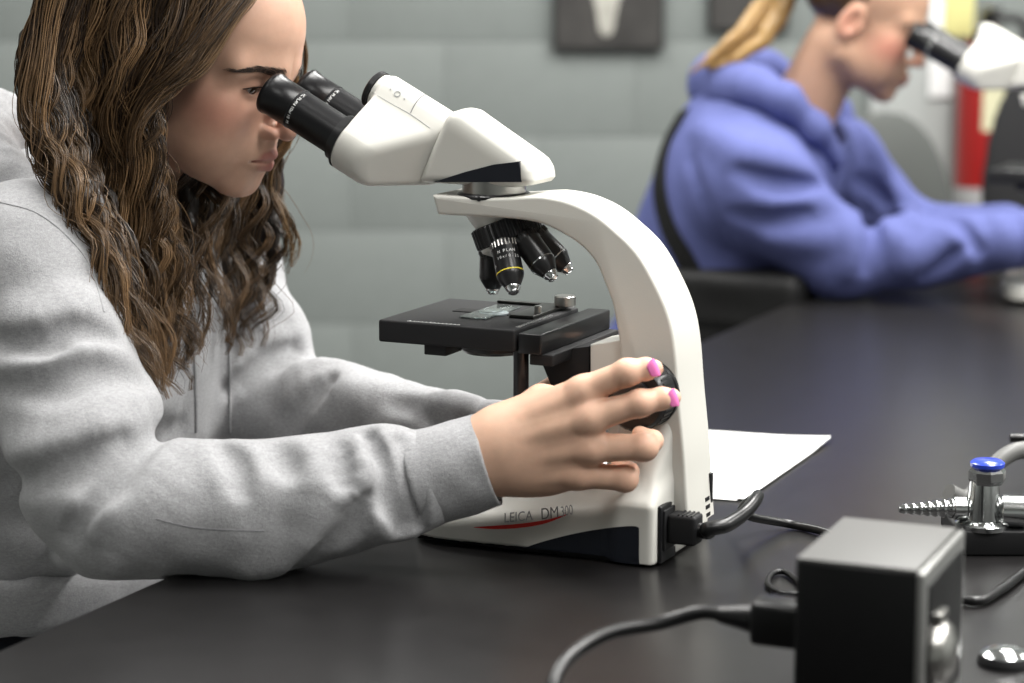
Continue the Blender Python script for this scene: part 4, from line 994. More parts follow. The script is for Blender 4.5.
# long wavy hair
HK = 1.0
NEARG = [
    [(85, -85, 2.14), (48, -20, 2.13), (30, 30, 2.125), (24, 75, 2.12), (30, 120, 2.115), (52, 175, 2.10), (82, 232, 2.085), (112, 300, 2.07), (140, 365, 2.07), (164, 408, 2.07)],
    [(105, -95, 2.13), (72, -20, 2.10), (56, 40, 2.095), (50, 90, 2.095), (62, 150, 2.095), (88, 210, 2.085), (115, 275, 2.08), (140, 340, 2.08), (168, 405, 2.08)],
    [(130, -100, 2.13), (102, -20, 2.085), (88, 40, 2.08), (84, 100, 2.08), (95, 160, 2.085), (118, 225, 2.09), (140, 290, 2.09), (160, 350, 2.09), (178, 408, 2.09)],
    [(155, -100, 2.14), (132, -20, 2.08), (118, 40, 2.07), (114, 100, 2.07), (122, 165, 2.08), (142, 235, 2.095), (158, 300, 2.10), (172, 355, 2.10), (184, 405, 2.10)],
    [(180, -100, 2.15), (165, -20, 2.08), (146, 45, 2.07), (138, 105, 2.07), (142, 170, 2.08), (158, 235, 2.10), (170, 290, 2.11), (180, 345, 2.11), (188, 390, 2.11)],
    [(200, -98, 2.16), (195, -22, 2.085), (170, 35, 2.072), (146, 85, 2.072), (136, 140, 2.08), (146, 195, 2.095), (160, 245, 2.11), (172, 300, 2.12), (182, 345, 2.12)],
    [(215, -95, 2.17), (226, -25, 2.095), (202, 25, 2.080), (168, 68, 2.072), (145, 112, 2.074), (142, 160, 2.085), (156, 205, 2.105), (166, 255, 2.12), (176, 300, 2.125)],
]
FARG = [
    [(215, -80, 2.25), (206, 0, 2.27), (192, 110, 2.27), (186, 180, 2.25), (188, 240, 2.22), (192, 300, 2.21), (194, 350, 2.21)],
    [(240, -80, 2.24), (234, 0, 2.28), (218, 120, 2.275), (206, 190, 2.25), (206, 250, 2.225), (208, 305, 2.22), (215, 350, 2.22)],
    [(250, -70, 2.24), (250, 0, 2.285), (242, 120, 2.28), (228, 190, 2.255), (226, 250, 2.24), (224, 305, 2.235), (228, 352, 2.23)],
    [(252, -60, 2.24), (256, 0, 2.29), (254, 120, 2.285), (250, 190, 2.26), (250, 245, 2.25), (246, 300, 2.245), (240, 350, 2.24)],
    [(260, -50, 2.24), (268, 10, 2.29), (270, 100, 2.285), (268, 180, 2.265), (272, 235, 2.26), (266, 290, 2.255), (256, 348, 2.25)],
]
DK, LT = (0.018, 0.0105, 0.0065), (0.31, 0.185, 0.090)
def f_cloth(P): return np.minimum(f_hoodie0(P), f_hoodpart(P))
def clear(guides, f, gap):
    out = []
    for g in guides:
        W_ = []; hit = castN(f, [(u, v) for (u, v, Y) in g], 1.7, 2.9)
        for (u, v, Y), c in zip(g, hit):
            if v > 120 and not np.isnan(c[1]): Y = min(Y, c[1] - gap)
            W_.append((u, v, Y))
        W_ = [at(u, v, min(Y2 + 0.22 * math.hypot(u2 - u, v2 - v) / 1080.0 for (u2, v2, Y2) in W_)) for (u, v, Y) in W_]   # drift forward gradually, no kinks
        out.append(W_)
    return out
near = clear(NEARG, f_cloth, 0.018); far = clear(FARG, f_cloth, 0.012)
A1, R1, C1 = make_locks(near, 112, int(22 * HK), 50, RNG, clump=(0.009, 0.0075, 0.0035), amp=0.0105, wl=0.088, spread=(0.006, 0.008), back=(-0.004, 0.020), dark=DK, light=LT, cut=(0.80, 1.0))
A2, R2, C2 = make_locks(far, 44, int(18 * HK), 46, RNG, clump=(0.008, 0.006, 0.003), amp=0.0110, wl=0.076, spread=(0.007, 0.01), back=(-0.010, 0.020), dark=DK, light=LT, cut=(0.86, 1.02), col_lo=-0.12)
EDGE = [[at(u, v, Y) for (u, v, Y) in g] for g in (
    [(298, 20, 2.27), (305, 62, 2.265), (292, 130, 2.265), (268, 186, 2.262), (290, 218, 2.258), (297, 243, 2.255), (284, 272, 2.255)],
    [(284, 30, 2.275), (292, 70, 2.27), (284, 140, 2.262), (263, 190, 2.260), (282, 222, 2.256), (290, 250, 2.255), (278, 285, 2.25)])]
A3, R3, C3 = make_locks(EDGE, 5, 14, 44, RNG, amp=0.0035, wl=0.07, back=(-0.003, 0.004), spread=(0.004, 0.003), clump=(0.003, 0.0035, 0.0025), dark=DK, light=(0.24, 0.145, 0.065), cut=(0.93, 1.0))
# the temple sweep in front of the ear
SW = [[at(u, v, Y) for (u, v, Y) in g] for g in (
    [(225, -90, 2.17), (256, -22, 2.112), (238, 14, 2.088), (214, 50, 2.072), (188, 76, 2.066), (158, 96, 2.064), (138, 120, 2.066), (136, 160, 2.076), (150, 200, 2.095)],
    [(212, -92, 2.17), (236, -24, 2.104), (214, 16, 2.080), (188, 52, 2.068), (164, 78, 2.062), (140, 104, 2.062), (130, 140, 2.066), (136, 185, 2.08), (150, 225, 2.10)])]
A4, R4, C4 = make_locks(SW, 12, 30, 44, RNG, amp=0.002, wl=0.09, back=(-0.002, 0.006), spread=(0.003, 0.003), clump=(0.006, 0.0055, 0.004), dark=DK, light=LT, cut=(0.9, 1.0), col_lo=0.08, hl=0.1)
# crown: roots of the curtain on the scalp and the hair over the top
def scalp(az, el, out=0.012):
    a, e = math.radians(az), math.radians(el); n = np.array([math.cos(e) * math.cos(a), math.cos(e) * math.sin(a), math.sin(e)])
    return H1.w(np.array([-0.012, 0, 0.045]) + n * (np.array([0.094, 0.072, 0.076]) + out))
CR = []
for side in (-1, 1):
    for az in np.linspace(66, 178, 9):
        CR.append([scalp(side * (20 + az * 0.3), 86, 0.006), scalp(side * (az * 0.8 + 12), 66, 0.012), scalp(side * az, 42, 0.016), scalp(side * az, 16, 0.020), scalp(side * az, -10, 0.020), scalp(side * az, -32, 0.022)])
A5s = [make_locks(CR[:9], 46, int(20 * HK), 18, RNG, amp=0.002, wl=0.08, back=(-0.003, 0.003), spread=(0.004, 0.004), clump=(0.007, 0.008, 0.006), dark=DK, light=LT, cut=(0.92, 1.0)),
       make_locks(CR[9:], 36, int(16 * HK), 18, RNG, amp=0.002, wl=0.08, back=(-0.003, 0.003), spread=(0.004, 0.004), clump=(0.007, 0.008, 0.006), dark=DK, light=LT, cut=(0.92, 1.0))]
FRONT = []
for side in (-1, 1):
    FRONT.append([[scalp(side * a0, e0, 0.003), scalp(side * (a0 + 26), e0 - 2, 0.010), scalp(side * (a0 * 0.6 + 58), 40, 0.015), scalp(side * 98, 14, 0.018), scalp(side * 106, -18, 0.020)] for (a0, e0) in ((4, 72), (14, 64), (30, 58), (48, 50))])
A5s += [make_locks(gd, 16, int(18 * HK), 18, RNG, amp=0.001, wl=0.08, back=(-0.002, 0.002), spread=(0.002, 0.002), clump=(0.005, 0.007, 0.006), dark=DK, light=LT, cut=(0.95, 1.0)) for gd in FRONT]
hp_parts = [strands_mesh(A - RT1, R_, C_) for (A, R_, C_) in [(A1, R1, C1), (A2, R2, C2), (A3, R3, C3), (A4, R4, C4)] + A5s]
def f_under(P):                                                     # the dense mass below the outer locks
    Q = H1.l(P); cap = s_ell(Q, (-0.016, 0, 0.050), (0.100, 0.080, 0.084)); cap = smax(cap, (Q[:, 0] - 0.050) + (0.080 - Q[:, 2]) * 0.75, 0.012); cap = smax(cap, -0.060 - Q[:, 2], 0.02); d = cap
    for g in near:
        pts = resample(spline(g, 4), 9)[1:-1] + np.array([0, 0.031, 0]); d = smin(d, s_chain(P, pts, [0.011, 0.013, 0.014, 0.013, 0.010, 0.008, 0.004]), 0.012)
    for g in far:
        pts = resample(spline(g, 4), 9)[2:-1] + np.array([0, 0.016, 0]); d = smin(d, s_chain(P, pts, [0.010, 0.013, 0.013, 0.011, 0.007, 0.003]), 0.012)
    return d + 0.003 * vnoise(P, 0.012, 4)
v, q = surface(f_under, (-0.50, 2.02, 0.85), (-0.15, 2.36, 1.36), 0.004, 1); hp_parts.append((v - V3(RT1), q, np.repeat(V3(np.array(DK) * 0.9)[None], len(v), 0)))
v, q, c_ = concat(hp_parts); mobj('hair', v, q, M_hair, person, 'all', {'tone': c_})
# ------------------------------------------------------------------ the person in the blue hoodie, farther along the bench
RT2 = np.array([0.26, 3.72, 0.0])
H2 = Head(at(903, 33, 3.53), math.radians(10), math.radians(19), side=-1)
C72 = at(735, 105, 3.66); NB2 = at(790, 120, 3.62)
RS2 = at(752, 185, 3.47); RE2 = at(838, 256, 3.46); RW2 = at(1040, 236, 3.38)
LS2 = at(835, 165, 3.76); LE2 = at(905, 238, 3.80); LW2 = at(1010, 232, 3.62)
PV2 = np.array([0.29, 3.72, 0.60])
def f_blue0(P):
    d = s_ell(P, at(742, 190, 3.62), (0.138, 0.165, 0.18), tilt(0.45))
    d = smin(d, s_ell(P, at(716, 290, 3.65), (0.138, 0.170, 0.19), tilt(0.2)), 0.07)
    d = smin(d, s_ell(P, PV2 + UPZ * 0.02, (0.15, 0.18, 0.10), RB), 0.06)
    d = smin(d, s_cone(P, C72 - UPZ * 0.05, RS2, 0.085, 0.078), 0.05); d = smin(d, s_cone(P, NB2 - UPZ * 0.05, LS2, 0.075, 0.072), 0.05)
    ra = smin(s_cone(P, RS2, RE2, 0.082, 0.064), s_chain(P, [RE2, at(920, 252, 3.43), at(985, 242, 3.40), at(1012, 239, 3.39)], (0.060, 0.056, 0.046, 0.043)), 0.03)
    d = smin(d, ra, 0.035)
    la = smin(s_cone(P, LS2, LE2, 0.074, 0.062), s_chain(P, [LE2, at(960, 237, 3.72), at(1005, 232, 3.64)], (0.058, 0.052, 0.044)), 0.03)
    return smin(d, la, 0.035)
RIDGES2 = [([(700, 130), (740, 150), (790, 165), (822, 188)], 0.024, 0.012), ([(760, 200), (800, 196), (840, 210)], 0.020, 0.010), ([(770, 240), (810, 240), (850, 232)], 0.018, 0.009),
    ([(845, 215), (856, 240), (850, 268)], 0.016, 0.010), ([(880, 225), (900, 240), (905, 262)], 0.016, 0.008), ([(950, 222), (968, 240), (966, 262)], 0.016, 0.010), ([(905, 270), (930, 252), (945, 232)], 0.015, 0.008),
    ([(860, 130), (880, 160), (890, 190)], 0.018, 0.010), ([(890, 190), (905, 205), (915, 222)], 0.014, 0.008), ([(1000, 220), (1006, 240), (1002, 258)], 0.012, 0.008)]
VALLEYS2 = [([(740, 172), (775, 184), (815, 186)], 0.016, 0.011), ([(735, 215), (770, 222), (805, 215)], 0.014, 0.009), ([(865, 205), (872, 235), (866, 268)], 0.012, 0.008), ([(930, 218), (955, 222), (978, 250)], 0.012, 0.008),
    ([(925, 276), (945, 262), (960, 250)], 0.012, 0.009), ([(858, 180), (875, 190), (886, 202)], 0.012, 0.010), ([(690, 160), (705, 210), (730, 250)], 0.014, 0.008)]
f_blue1 = with_folds(f_blue0, RIDGES2, VALLEYS2)
def f_blue(P):
    d = f_blue1(P) + 0.003 * vnoise(P, 0.06, 13)
    d = np.maximum(d, TZ + 0.0012 - P[:, 2] - 10 * ((P - V3(E0)) @ V3(EN) < -0.004))
    return smax(d, -s_cone(P, NB2 - UPZ * 0.08, NB2 + DN * 0.07 + UPZ * 0.10, 0.058, 0.066), 0.01)
M_blue = mat('blue_fleece', (0.098, 0.113, 0.268), 0.9, spec=0.12, sheen=0.12, noise=[(60, 0.06, 3, ONE)], bump=[(500, 0.4, 0.001, 3)])
person2 = empty('person', tuple(map(float, RT2)))
tag(person2, 'person with a blond ponytail in a blue hoodie, bent over the farther microscope', 'person', 'people at the microscopes')
hb = wmesh('hoodie', f_blue, (-0.02, 3.20, 0.48), (0.96, 4.08, 1.26), 0.0062, M_blue, person2, RT2, relax=1)
HP2 = px([(832, 158, 3.55), (812, 128, 3.51), (785, 103, 3.50), (755, 88, 3.53), (732, 82, 3.59), (720, 80, 3.66), (736, 68, 3.74), (768, 70, 3.78), (805, 84, 3.77), (836, 112, 3.74), (852, 145, 3.70)])
def f_hood2(P):
    d = s_chain(P, HP2, (0.020, 0.025, 0.030, 0.033, 0.036, 0.038, 0.034, 0.030, 0.026, 0.024, 0.020), 0.02)
    d = smin(d, s_cone(P, at(735, 98, 3.58), at(716, 90, 3.68), 0.034, 0.038), 0.04)
    d = smax(d, -s_cone(P, NB2 - UPZ * 0.08, NB2 + DN * 0.06 + UPZ * 0.12, 0.055, 0.070), 0.012)
    return d + 0.006 * vnoise(P, 0.05, 21)
wmesh('hood', f_hood2, at(770, 110, 3.65) - [0.20, 0.26, 0.16], at(770, 110, 3.65) + [0.22, 0.26, 0.18], 0.0055, M_blue, hb, RT2, relax=1)
cuff('cuff', at(1008, 240, 3.395), at(1052, 234, 3.375), 0.044, 0.040, RT2, hb, M_blue)
def tube_on(name, pl, f, w, m, parent, root, off=0.002, th=0.003):   # a flat strap lying on a surface
    c = []; nn = []
    for p in castN(f, spline([(p[0], p[1], 0) for p in pl], 6)[:, :2], 2.8, 4.4):
        if np.isnan(p[0]): continue
        g, _d = grad(f, np.array([p], dtype=f32), 0.01); n = g[0] / np.linalg.norm(g[0]); c.append(p + n * off); nn.append(n)
    c = np.array(c); nn = np.array(nn); T = np.gradient(c, axis=0); T /= np.linalg.norm(T, axis=1, keepdims=True); S_ = np.cross(T, nn); S_ /= np.linalg.norm(S_, axis=1, keepdims=True)
    v = []; 
    for k in range(len(c)):
        for (a, b_) in ((-1, 0), (1, 0), (1, 1), (-1, 1)): v.append(c[k] + S_[k] * a * w / 2 + nn[k] * b_ * th - root)
    f_ = [(4 * k + i, 4 * k + (i + 1) % 4, 4 * k + 4 + (i + 1) % 4, 4 * k + 4 + i) for k in range(len(c) - 1) for i in range(4)] + [(0, 1, 2, 3), tuple(4 * (len(c) - 1) + i for i in (3, 2, 1, 0))]
    return mobj(name, v, f_, m, parent, True)
bagc = at(775, 308, 3.46)
bag = empty('shoulder_bag', tuple(map(float, bagc - [0, 0, 0.08]))); tag(bag, 'black shoulder bag hanging at the blue hoodie by a wide strap', 'bag')
M_bag = mat('black_nylon', (0.008, 0.008, 0.008), 0.6, spec=0.3, bump=[(300, 0.3, 0.001, 2)])
RBAG = bagc - [0, 0, 0.08]
tube_on('strap', [(686, 112), (668, 145), (661, 185), (669, 225), (688, 262), (706, 300)], f_blue, 0.030, M_bag, bag, RBAG, 0.003)
wmesh('pouch', lambda P: s_box(P, bagc - DN * 0.06 - UPZ * 0.03, (0.11, 0.055, 0.085), 0.03, RB) + 0.004 * vnoise(P, 0.04, 2), bagc - 0.24, bagc + 0.2, 0.007, M_bag, bag, RBAG, relax=1)
wmesh('flap', lambda P: s_box(P, bagc - DN * 0.06 + UPZ * 0.012, (0.113, 0.060, 0.045), 0.02, RB) + 0.003 * vnoise(P, 0.04, 3), bagc - 0.24, bagc + 0.2, 0.007, M_bag, bag, RBAG, relax=1)
KR2 = PV2 + DN * 0.44 - LS * 0.13; KR2[2] = 0.56; KL2 = PV2 + DN * 0.44 + LS * 0.13; KL2[2] = 0.56
def f_trousers2(P):
    d = s_ell(P, PV2 - UPZ * 0.05, (0.135, 0.17, 0.10), RB)
    for k, s in ((KR2, -1), (KL2, 1)):
        an = k - DN * 0.10; an = np.array([an[0], an[1], 0.10]); d = smin(d, s_cone(P, PV2 + LS * 0.085 * s - UPZ * 0.055, k, 0.085, 0.062), 0.03); d = smin(d, s_cone(P, k, an, 0.060, 0.048), 0.02)
    return d
wmesh('trousers', f_trousers2, (0.02, 3.22, 0.08), (0.92, 4.05, 0.74), 0.012, mat('black_cotton', (0.012, 0.012, 0.014), 0.85), person2, RT2, relax=1)
for k in (KR2, KL2):
    an2 = k - DN * 0.10
    wmesh('shoe', lambda P: np.maximum(smin(s_ell(P, (an2[0] + DN[0] * 0.05, an2[1] + DN[1] * 0.05, 0.04), (0.13, 0.046, 0.042), RB), s_cone(P, (an2[0], an2[1], 0.05), (an2[0], an2[1], 0.11), 0.045, 0.042), 0.03), 0.001 - P[:, 2]), an2 * [1, 1, 0] - [0.2, 0.2, 0.01], an2 * [1, 1, 0] + [0.22, 0.2, 0.17], 0.009, M_shoe, person2, RT2, relax=1)
def f_face2(P): return smin(H2.f(P, True), s_cone(P, H2.w((-0.022, 0, -0.055)), NB2 - UPZ * 0.05 - DN * 0.01, 0.048, 0.056), 0.022)
def f_hand2(P):
    d = None
    for (w0, dr, sd) in ((RW2, np.array([0.98, -0.15, -0.10]), 1), (LW2, np.array([0.98, -0.1, -0.05]), -1)):
        dr = dr / np.linalg.norm(dr); h_ = s_cone(P, w0 - dr * 0.06, w0 + dr * 0.03, 0.028, 0.026)
        for k, dz in enumerate((0.026, 0.009, -0.009, -0.026)):
            m = w0 + dr * 0.095 + UPZ * dz; h_ = smin(h_, s_cone(P, w0 + dr * 0.02 + UPZ * dz * 0.5, m, 0.016, 0.0115), 0.014)
            tip = m + dr * 0.035 + SY * 0.012 * sd; h_ = smin(h_, s_chain(P, [m, tip, tip + dr * 0.012 + SY * 0.020 * sd, tip + SY * 0.034 * sd], (0.0112, 0.0094, 0.0082, 0.0068)), 0.003)
        t0 = w0 + dr * 0.03 + SY * 0.014 * sd + UPZ * 0.012; h_ = smin(h_, s_chain(P, [t0, t0 + dr * 0.04 + SY * 0.016 * sd, t0 + dr * 0.066 + SY * 0.016 * sd], (0.014, 0.011, 0.0085)), 0.008)
        d = h_ if d is None else np.minimum(d, h_)
    return d
def f_inner2(P):
    d = s_ell(P, at(742, 200, 3.62), (0.09, 0.12, 0.13), tilt(0.45)); d = smin(d, s_ell(P, at(716, 290, 3.65), (0.095, 0.125, 0.17), tilt(0.2)), 0.05); d = smin(d, s_cone(P, C72 - UPZ * 0.07, NB2 - UPZ * 0.05, 0.04, 0.045), 0.03)
    for a_, b_, c_ in ((RS2, RE2, RW2), (LS2, LE2, LW2)): d = smin(d, s_chain(P, [C72 - UPZ * 0.08, a_, b_, c_], (0.04, 0.042, 0.036, 0.026)), 0.02)
    for k, s in ((KR2, -1), (KL2, 1)):
        an = k - DN * 0.10; d = smin(d, s_chain(P, [PV2 + LS * 0.085 * s - UPZ * 0.05, k, np.array([an[0], an[1], 0.07])], (0.07, 0.05, 0.034)), 0.03)
    return smin(d, s_ell(P, PV2 - UPZ * 0.03, (0.115, 0.15, 0.09)), 0.04)
SK2 = (0.50, 0.30, 0.205); pts2 = []
v, q = surface(f_face2, H2.o - 0.19, H2.o + 0.14, 0.0030); pts2.append((v, q, head_tone(H2.l(v), SK2, (0.50, 0.20, 0.17), (0.52, 0.17, 0.13), 0.85)))
v, q = surface(f_hand2, np.minimum(RW2, LW2) - 0.10, np.maximum(RW2, LW2) + 0.20, 0.0042, 1); pts2.append((v, q, np.repeat(V3(SK2)[None], len(v), 0)))
v, q = surface(f_inner2, (0.0, 3.22, 0.03), (0.95, 4.05, 1.2), 0.012, 1); pts2.append((v, q, np.repeat(V3(SK2)[None], len(v), 0)))
v, q, t_ = concat(pts2); mobj('body', v - V3(RT2), q, M_skin, person2, 'all', {'tone': t_})
for s in (-1, 1):
    c = H2.w((0.068, 0.0315 * s, 0)); Me = align(tuple(c - RT2), tuple(H2.R[:, 0] * 0.9 - H2.R[:, 2] * 0.28)); pr = [(0.0121 * math.sin(a), 0.0121 * math.cos(a)) for a in np.linspace(math.pi - 0.01, 0.01, 16)]
    ey = MB().lathe(pr, Me, 20).build('eye', M_eye, person2); MB().lathe([(0.0060, 0.01075), (0.0045, 0.01165), (0.0002, 0.0124)], Me, 20).build('iris', M_iris, ey)
    bA = brow(H2, s, RNG, 60); v, q, c_ = strands_mesh(bA - RT2, np.full(bA.shape[:2], 0.0005) * np.array([1, 1, 1, 0.8, 0.4]), np.full(bA.shape, 1.0) * np.array([0.09, 0.055, 0.03])); mobj('eyebrow', v, q, M_hair, person2, 'all', {'tone': c_})
# blond hair pulled back into a ponytail
DK2, LT2 = (0.055, 0.030, 0.014), (0.50, 0.30, 0.10)
def sc2(az, el, out=0.004):
    a, e_ = math.radians(az), math.radians(el); n = np.array([math.cos(e_) * math.cos(a), math.cos(e_) * math.sin(a), math.sin(e_)]); return H2.w(np.array([-0.012, 0, 0.045]) + n * (np.array([0.094, 0.072, 0.076]) + out))
tie = sc2(180, 12, 0.010)
def f_cap2(P):
    Q = H2.l(P); d = s_ell(Q, (-0.014, 0, 0.047), (0.0965, 0.0745, 0.0785)); d = smax(d, (Q[:, 0] - 0.074) + (0.064 - Q[:, 2]) * 0.85, 0.008); d = smax(d, -0.018 - Q[:, 2] + (Q[:, 0] + 0.02) * 0.5, 0.01)
    d = smin(d, s_ell(P, tie, (0.018, 0.018, 0.018)), 0.015)
    for g in PONY: d = smin(d, s_chain(P, resample(spline(g, 4), 6), (0.014, 0.017, 0.016, 0.013, 0.008, 0.002)), 0.012)
    return d + 0.0015 * vnoise(P * np.array([1, 1, 0.4], dtype=f32), 0.008, 3)
PONY = [[tie, at(772, -8, 3.60), at(752, 22, 3.585), at(728, 44, 3.575), at(708, 60, 3.57), at(692, 72, 3.57)], [tie, at(785, 2, 3.585), at(768, 34, 3.57), at(748, 52, 3.56), at(728, 62, 3.56), at(706, 70, 3.565)]]
v, q = surface(f_cap2, H2.o - [0.30, 0.13, 0.16], H2.o + [0.13, 0.13, 0.17], 0.0040, 1)
tn = np.clip((at(800, 0, 3.6)[0] - v[:, 0]) / 0.06, 0, 1)[:, None]; cc = (V3(DK2)[None] * (1 - tn * 0.6) + V3(LT2)[None] * tn * 0.6)
ha = [(v - V3(RT2), q, cc)]
Ap, Rp, Cp = make_locks(PONY, 16, 14, 22, RNG, clump=(0.006, 0.008, 0.003), amp=0.002, wl=0.12, back=(-0.014, 0.012), spread=(0.006, 0.006), dark=(0.22, 0.12, 0.045), light=LT2, rad=0.0008, cut=(0.85, 1.0), col_lo=0.25, hl=0.2)
ha.append(strands_mesh(Ap - RT2, Rp, Cp))
G2 = [[sc2(s * az, el), sc2(s * (az * 0.5 + 90), 40), sc2(s * 150, 24, 0.007), tie] for s in (-1, 1) for (az, el) in ((30, 60), (50, 44), (64, 30), (78, 16))]
for k in (0, 4):
    A_, R_, C_ = make_locks(G2[k:k + 4], 20, 8, 12, RNG, clump=(0.006, 0.007, 0.004), amp=0.0, wl=0.1, back=(-0.002, 0.002), spread=(0.002, 0.002), dark=DK2, light=(0.34, 0.20, 0.085), rad=0.0007, cut=(0.97, 1.0)); ha.append(strands_mesh(A_ - RT2, R_, C_))
v, q, c_ = concat(ha); mobj('hair', v, q, M_hair, person2, 'all', {'tone': c_})
MB().lathe([(0.014, -0.006), (0.018, -0.004), (0.018, 0.004), (0.014, 0.006)], align(tuple(tie - RT2), tuple(np.array(PONY[0][1]) - tie)), 20).build('hair_tie', M_black, person2)
# her microscope: the same instrument, farther along the bench
scope2 = dup_tree(scope); tag(scope2, 'ivory microscope at the picture edge used by the person in blue', 'microscope', 'microscopes on the bench')
ep_w = S0 + SX * L(270, 92, -0.031)[0] + SY * (-0.031); tgt = at(912, 33, 3.50); scope2.location = (float(S0[0] + tgt[0] - ep_w[0]), float(S0[1] + tgt[1] - ep_w[1]), float(S0[2]))
# ------------------------------------------------------------------ stools the two people sit on
M_seat = mat('black_vinyl', (0.012, 0.012, 0.013), 0.5, spec=0.4)
def stool(c, label, sz):
    r = empty('lab_stool', (float(c[0]), float(c[1]), 0), -EA); tag(r, label, 'stool', 'stools at the bench')
    MB().lathe([(0.02, 0), (0.165, 0), (0.18, 0.012), (0.18, 0.035), (0.165, 0.048), (0.02, 0.052)], Matrix.Translation((0, 0, sz - 0.052)), 40).build('seat', M_seat, r)
    MB().lathe([(0.028, 0.09), (0.028, 0.28), (0.020, 0.285), (0.020, sz - 0.05)], None, 24).build('column', M_steel, r)
    for k in range(5):
        a = 2 * math.pi * k / 5; lg = MB().tube([(0.02 * math.cos(a), 0.02 * math.sin(a), 0.10), (0.15 * math.cos(a), 0.15 * math.sin(a), 0.085), (0.26 * math.cos(a), 0.26 * math.sin(a), 0.062)], [0.018, 0.016, 0.012], 10).build('leg', M_black, r)
        MB().lathe([(0.028, -0.011), (0.028, 0.011)], align((0.26 * math.cos(a), 0.26 * math.sin(a), 0.0285), (-math.sin(a), math.cos(a), 0)), 20).build('caster', M_black, lg)
stool(PV, 'black round stool under the person in the grey hoodie', 0.475)
stool(PV2, 'black round stool under the person in the blue hoodie', 0.475)

# ------------------------------------------------------------------ things on the bench
# glass slide on the stage of the near microscope
sl = empty('microscope_slide', tuple(S0 + SX * (sx1 - 0.058) + SY * 0.004 + UPZ * (SZ + 0.0014)), -TH); tag(sl, 'clear glass slide lying on the near microscope stage', 'slide')
MB().box((0, 0, 0), (0.026, 0.076, 0.0011), r=0.0002).build('glass', M_glass, sl); MB().box((0, 0, 0.0008), (0.018, 0.018, 0.0003)).build('cover_slip', M_glass, sl)
# paper handout behind the microscope
pc = onz(829, 441); pu = np.array([-0.40, -0.917, 0]); pw = np.array([-0.950, 0.312, 0])
M_paper = mat('white_paper', (0.82, 0.83, 0.82), 0.8)
hand = empty('paper_handout', tuple(map(float, pc))); tag(hand, 'white paper handout lying on the bench behind the microscope', 'paper')
for k, (o1, o2, rz) in enumerate(((0.004, 0.006, 0.004), (0, 0, 0))):
    v = []; f = []; nu, nv_ = 12, 10
    for lay in (0, 1):
        for i in range(nu + 1):
            for j in range(nv_ + 1):
                a, b_ = i / nu, j / nv_; cr = max(1 - math.hypot(a * 4, b_ * 4), 0)
                z = 0.0008 + k * 0.0010 + 0.0015 * (b_ * (1 - b_)) + cr * 0.003 * (1 if k else 0.5) + (0.0006 if lay else 0)
                p = pu * (a * 0.297 + o1) + pw * (b_ * 0.21 + o2 - 0.002 * k) ; v.append((p[0], p[1], z))
    n = (nu + 1) * (nv_ + 1)
    for i in range(nu):
        for j in range(nv_):
            q_ = (i * (nv_ + 1) + j, (i + 1) * (nv_ + 1) + j, (i + 1) * (nv_ + 1) + j + 1, i * (nv_ + 1) + j + 1); f.append(q_[::-1]); f.append(tuple(n + t for t in q_))
    ed = [i * (nv_ + 1) for i in range(nu + 1)] + [nu * (nv_ + 1) + j for j in range(1, nv_ + 1)] + [i * (nv_ + 1) + nv_ for i in range(nu - 1, -1, -1)] + list(range(nv_ - 1, 0, -1))
    for a, b_ in zip(ed, ed[1:] + ed[:1]): f.append((a, b_, n + b_, n + a))
    mobj('sheet', v, f, M_paper, hand)
# microscope mains cord
def locw(x, y, z): return S0 + SX * x + SY * y + UPZ * z
pl0 = locw(0.010, -0.042, 0.031)
cord = empty('mains_cable', tuple(map(float, pl0 * [1, 1, 0] + [0, 0, TZ]))); tag(cord, 'black mains cable plugged into the back of the near microscope', 'cable'); CR0 = pl0 * [1, 1, 0] + [0, 0, TZ]
Mp = align(tuple(pl0 - CR0), tuple(SX), tuple(SY))
pg = MB().box(tuple(pl0 - CR0 + SX * 0.013), (0.026, 0.021, 0.026), Matrix.Rotation(-TH, 4, 'Z'), r=0.003).build('plug', M_matte, cord)
for k in range(4): MB().box(tuple(pl0 - CR0 + SX * (0.010 + 0.004 * k) + UPZ * 0.0132), (0.0016, 0.018, 0.001), Matrix.Rotation(-TH, 4, 'Z')).build('grip_rib', M_black, pg, False)
p0 = pl0 + SX * 0.024
cp = [p0, p0 + SX * 0.010 + UPZ * -0.001, at(708, 529, 1.915), at(726, 525, 1.92), at(743, 514, 1.945), at(754, 502, 1.965), at(758, 495.5, 1.985), at(753, 499, 2.005), at(742, 509, 2.02), at(752, 517, 2.03), onz(790, 524, TZ + 0.0050), onz(826, 532, TZ + 0.0050), onz(862, 545, TZ + 0.0050), onz(905, 566, TZ + 0.0050), onz(940, 590, TZ + 0.0050), onz(975, 601, TZ + 0.0050), onz(1000, 590, TZ + 0.0050), onz(1024, 572, TZ + 0.0050), onz(1060, 545, TZ + 0.0050)]
cs = spline(cp, 10); MB().tube([p - CR0 for p in cs], [0.0066 + (0.0040 - 0.0066) * min(max((i - 35) / 50, 0), 1) for i in range(len(cs))], 14).build('cable', M_cable, cord)
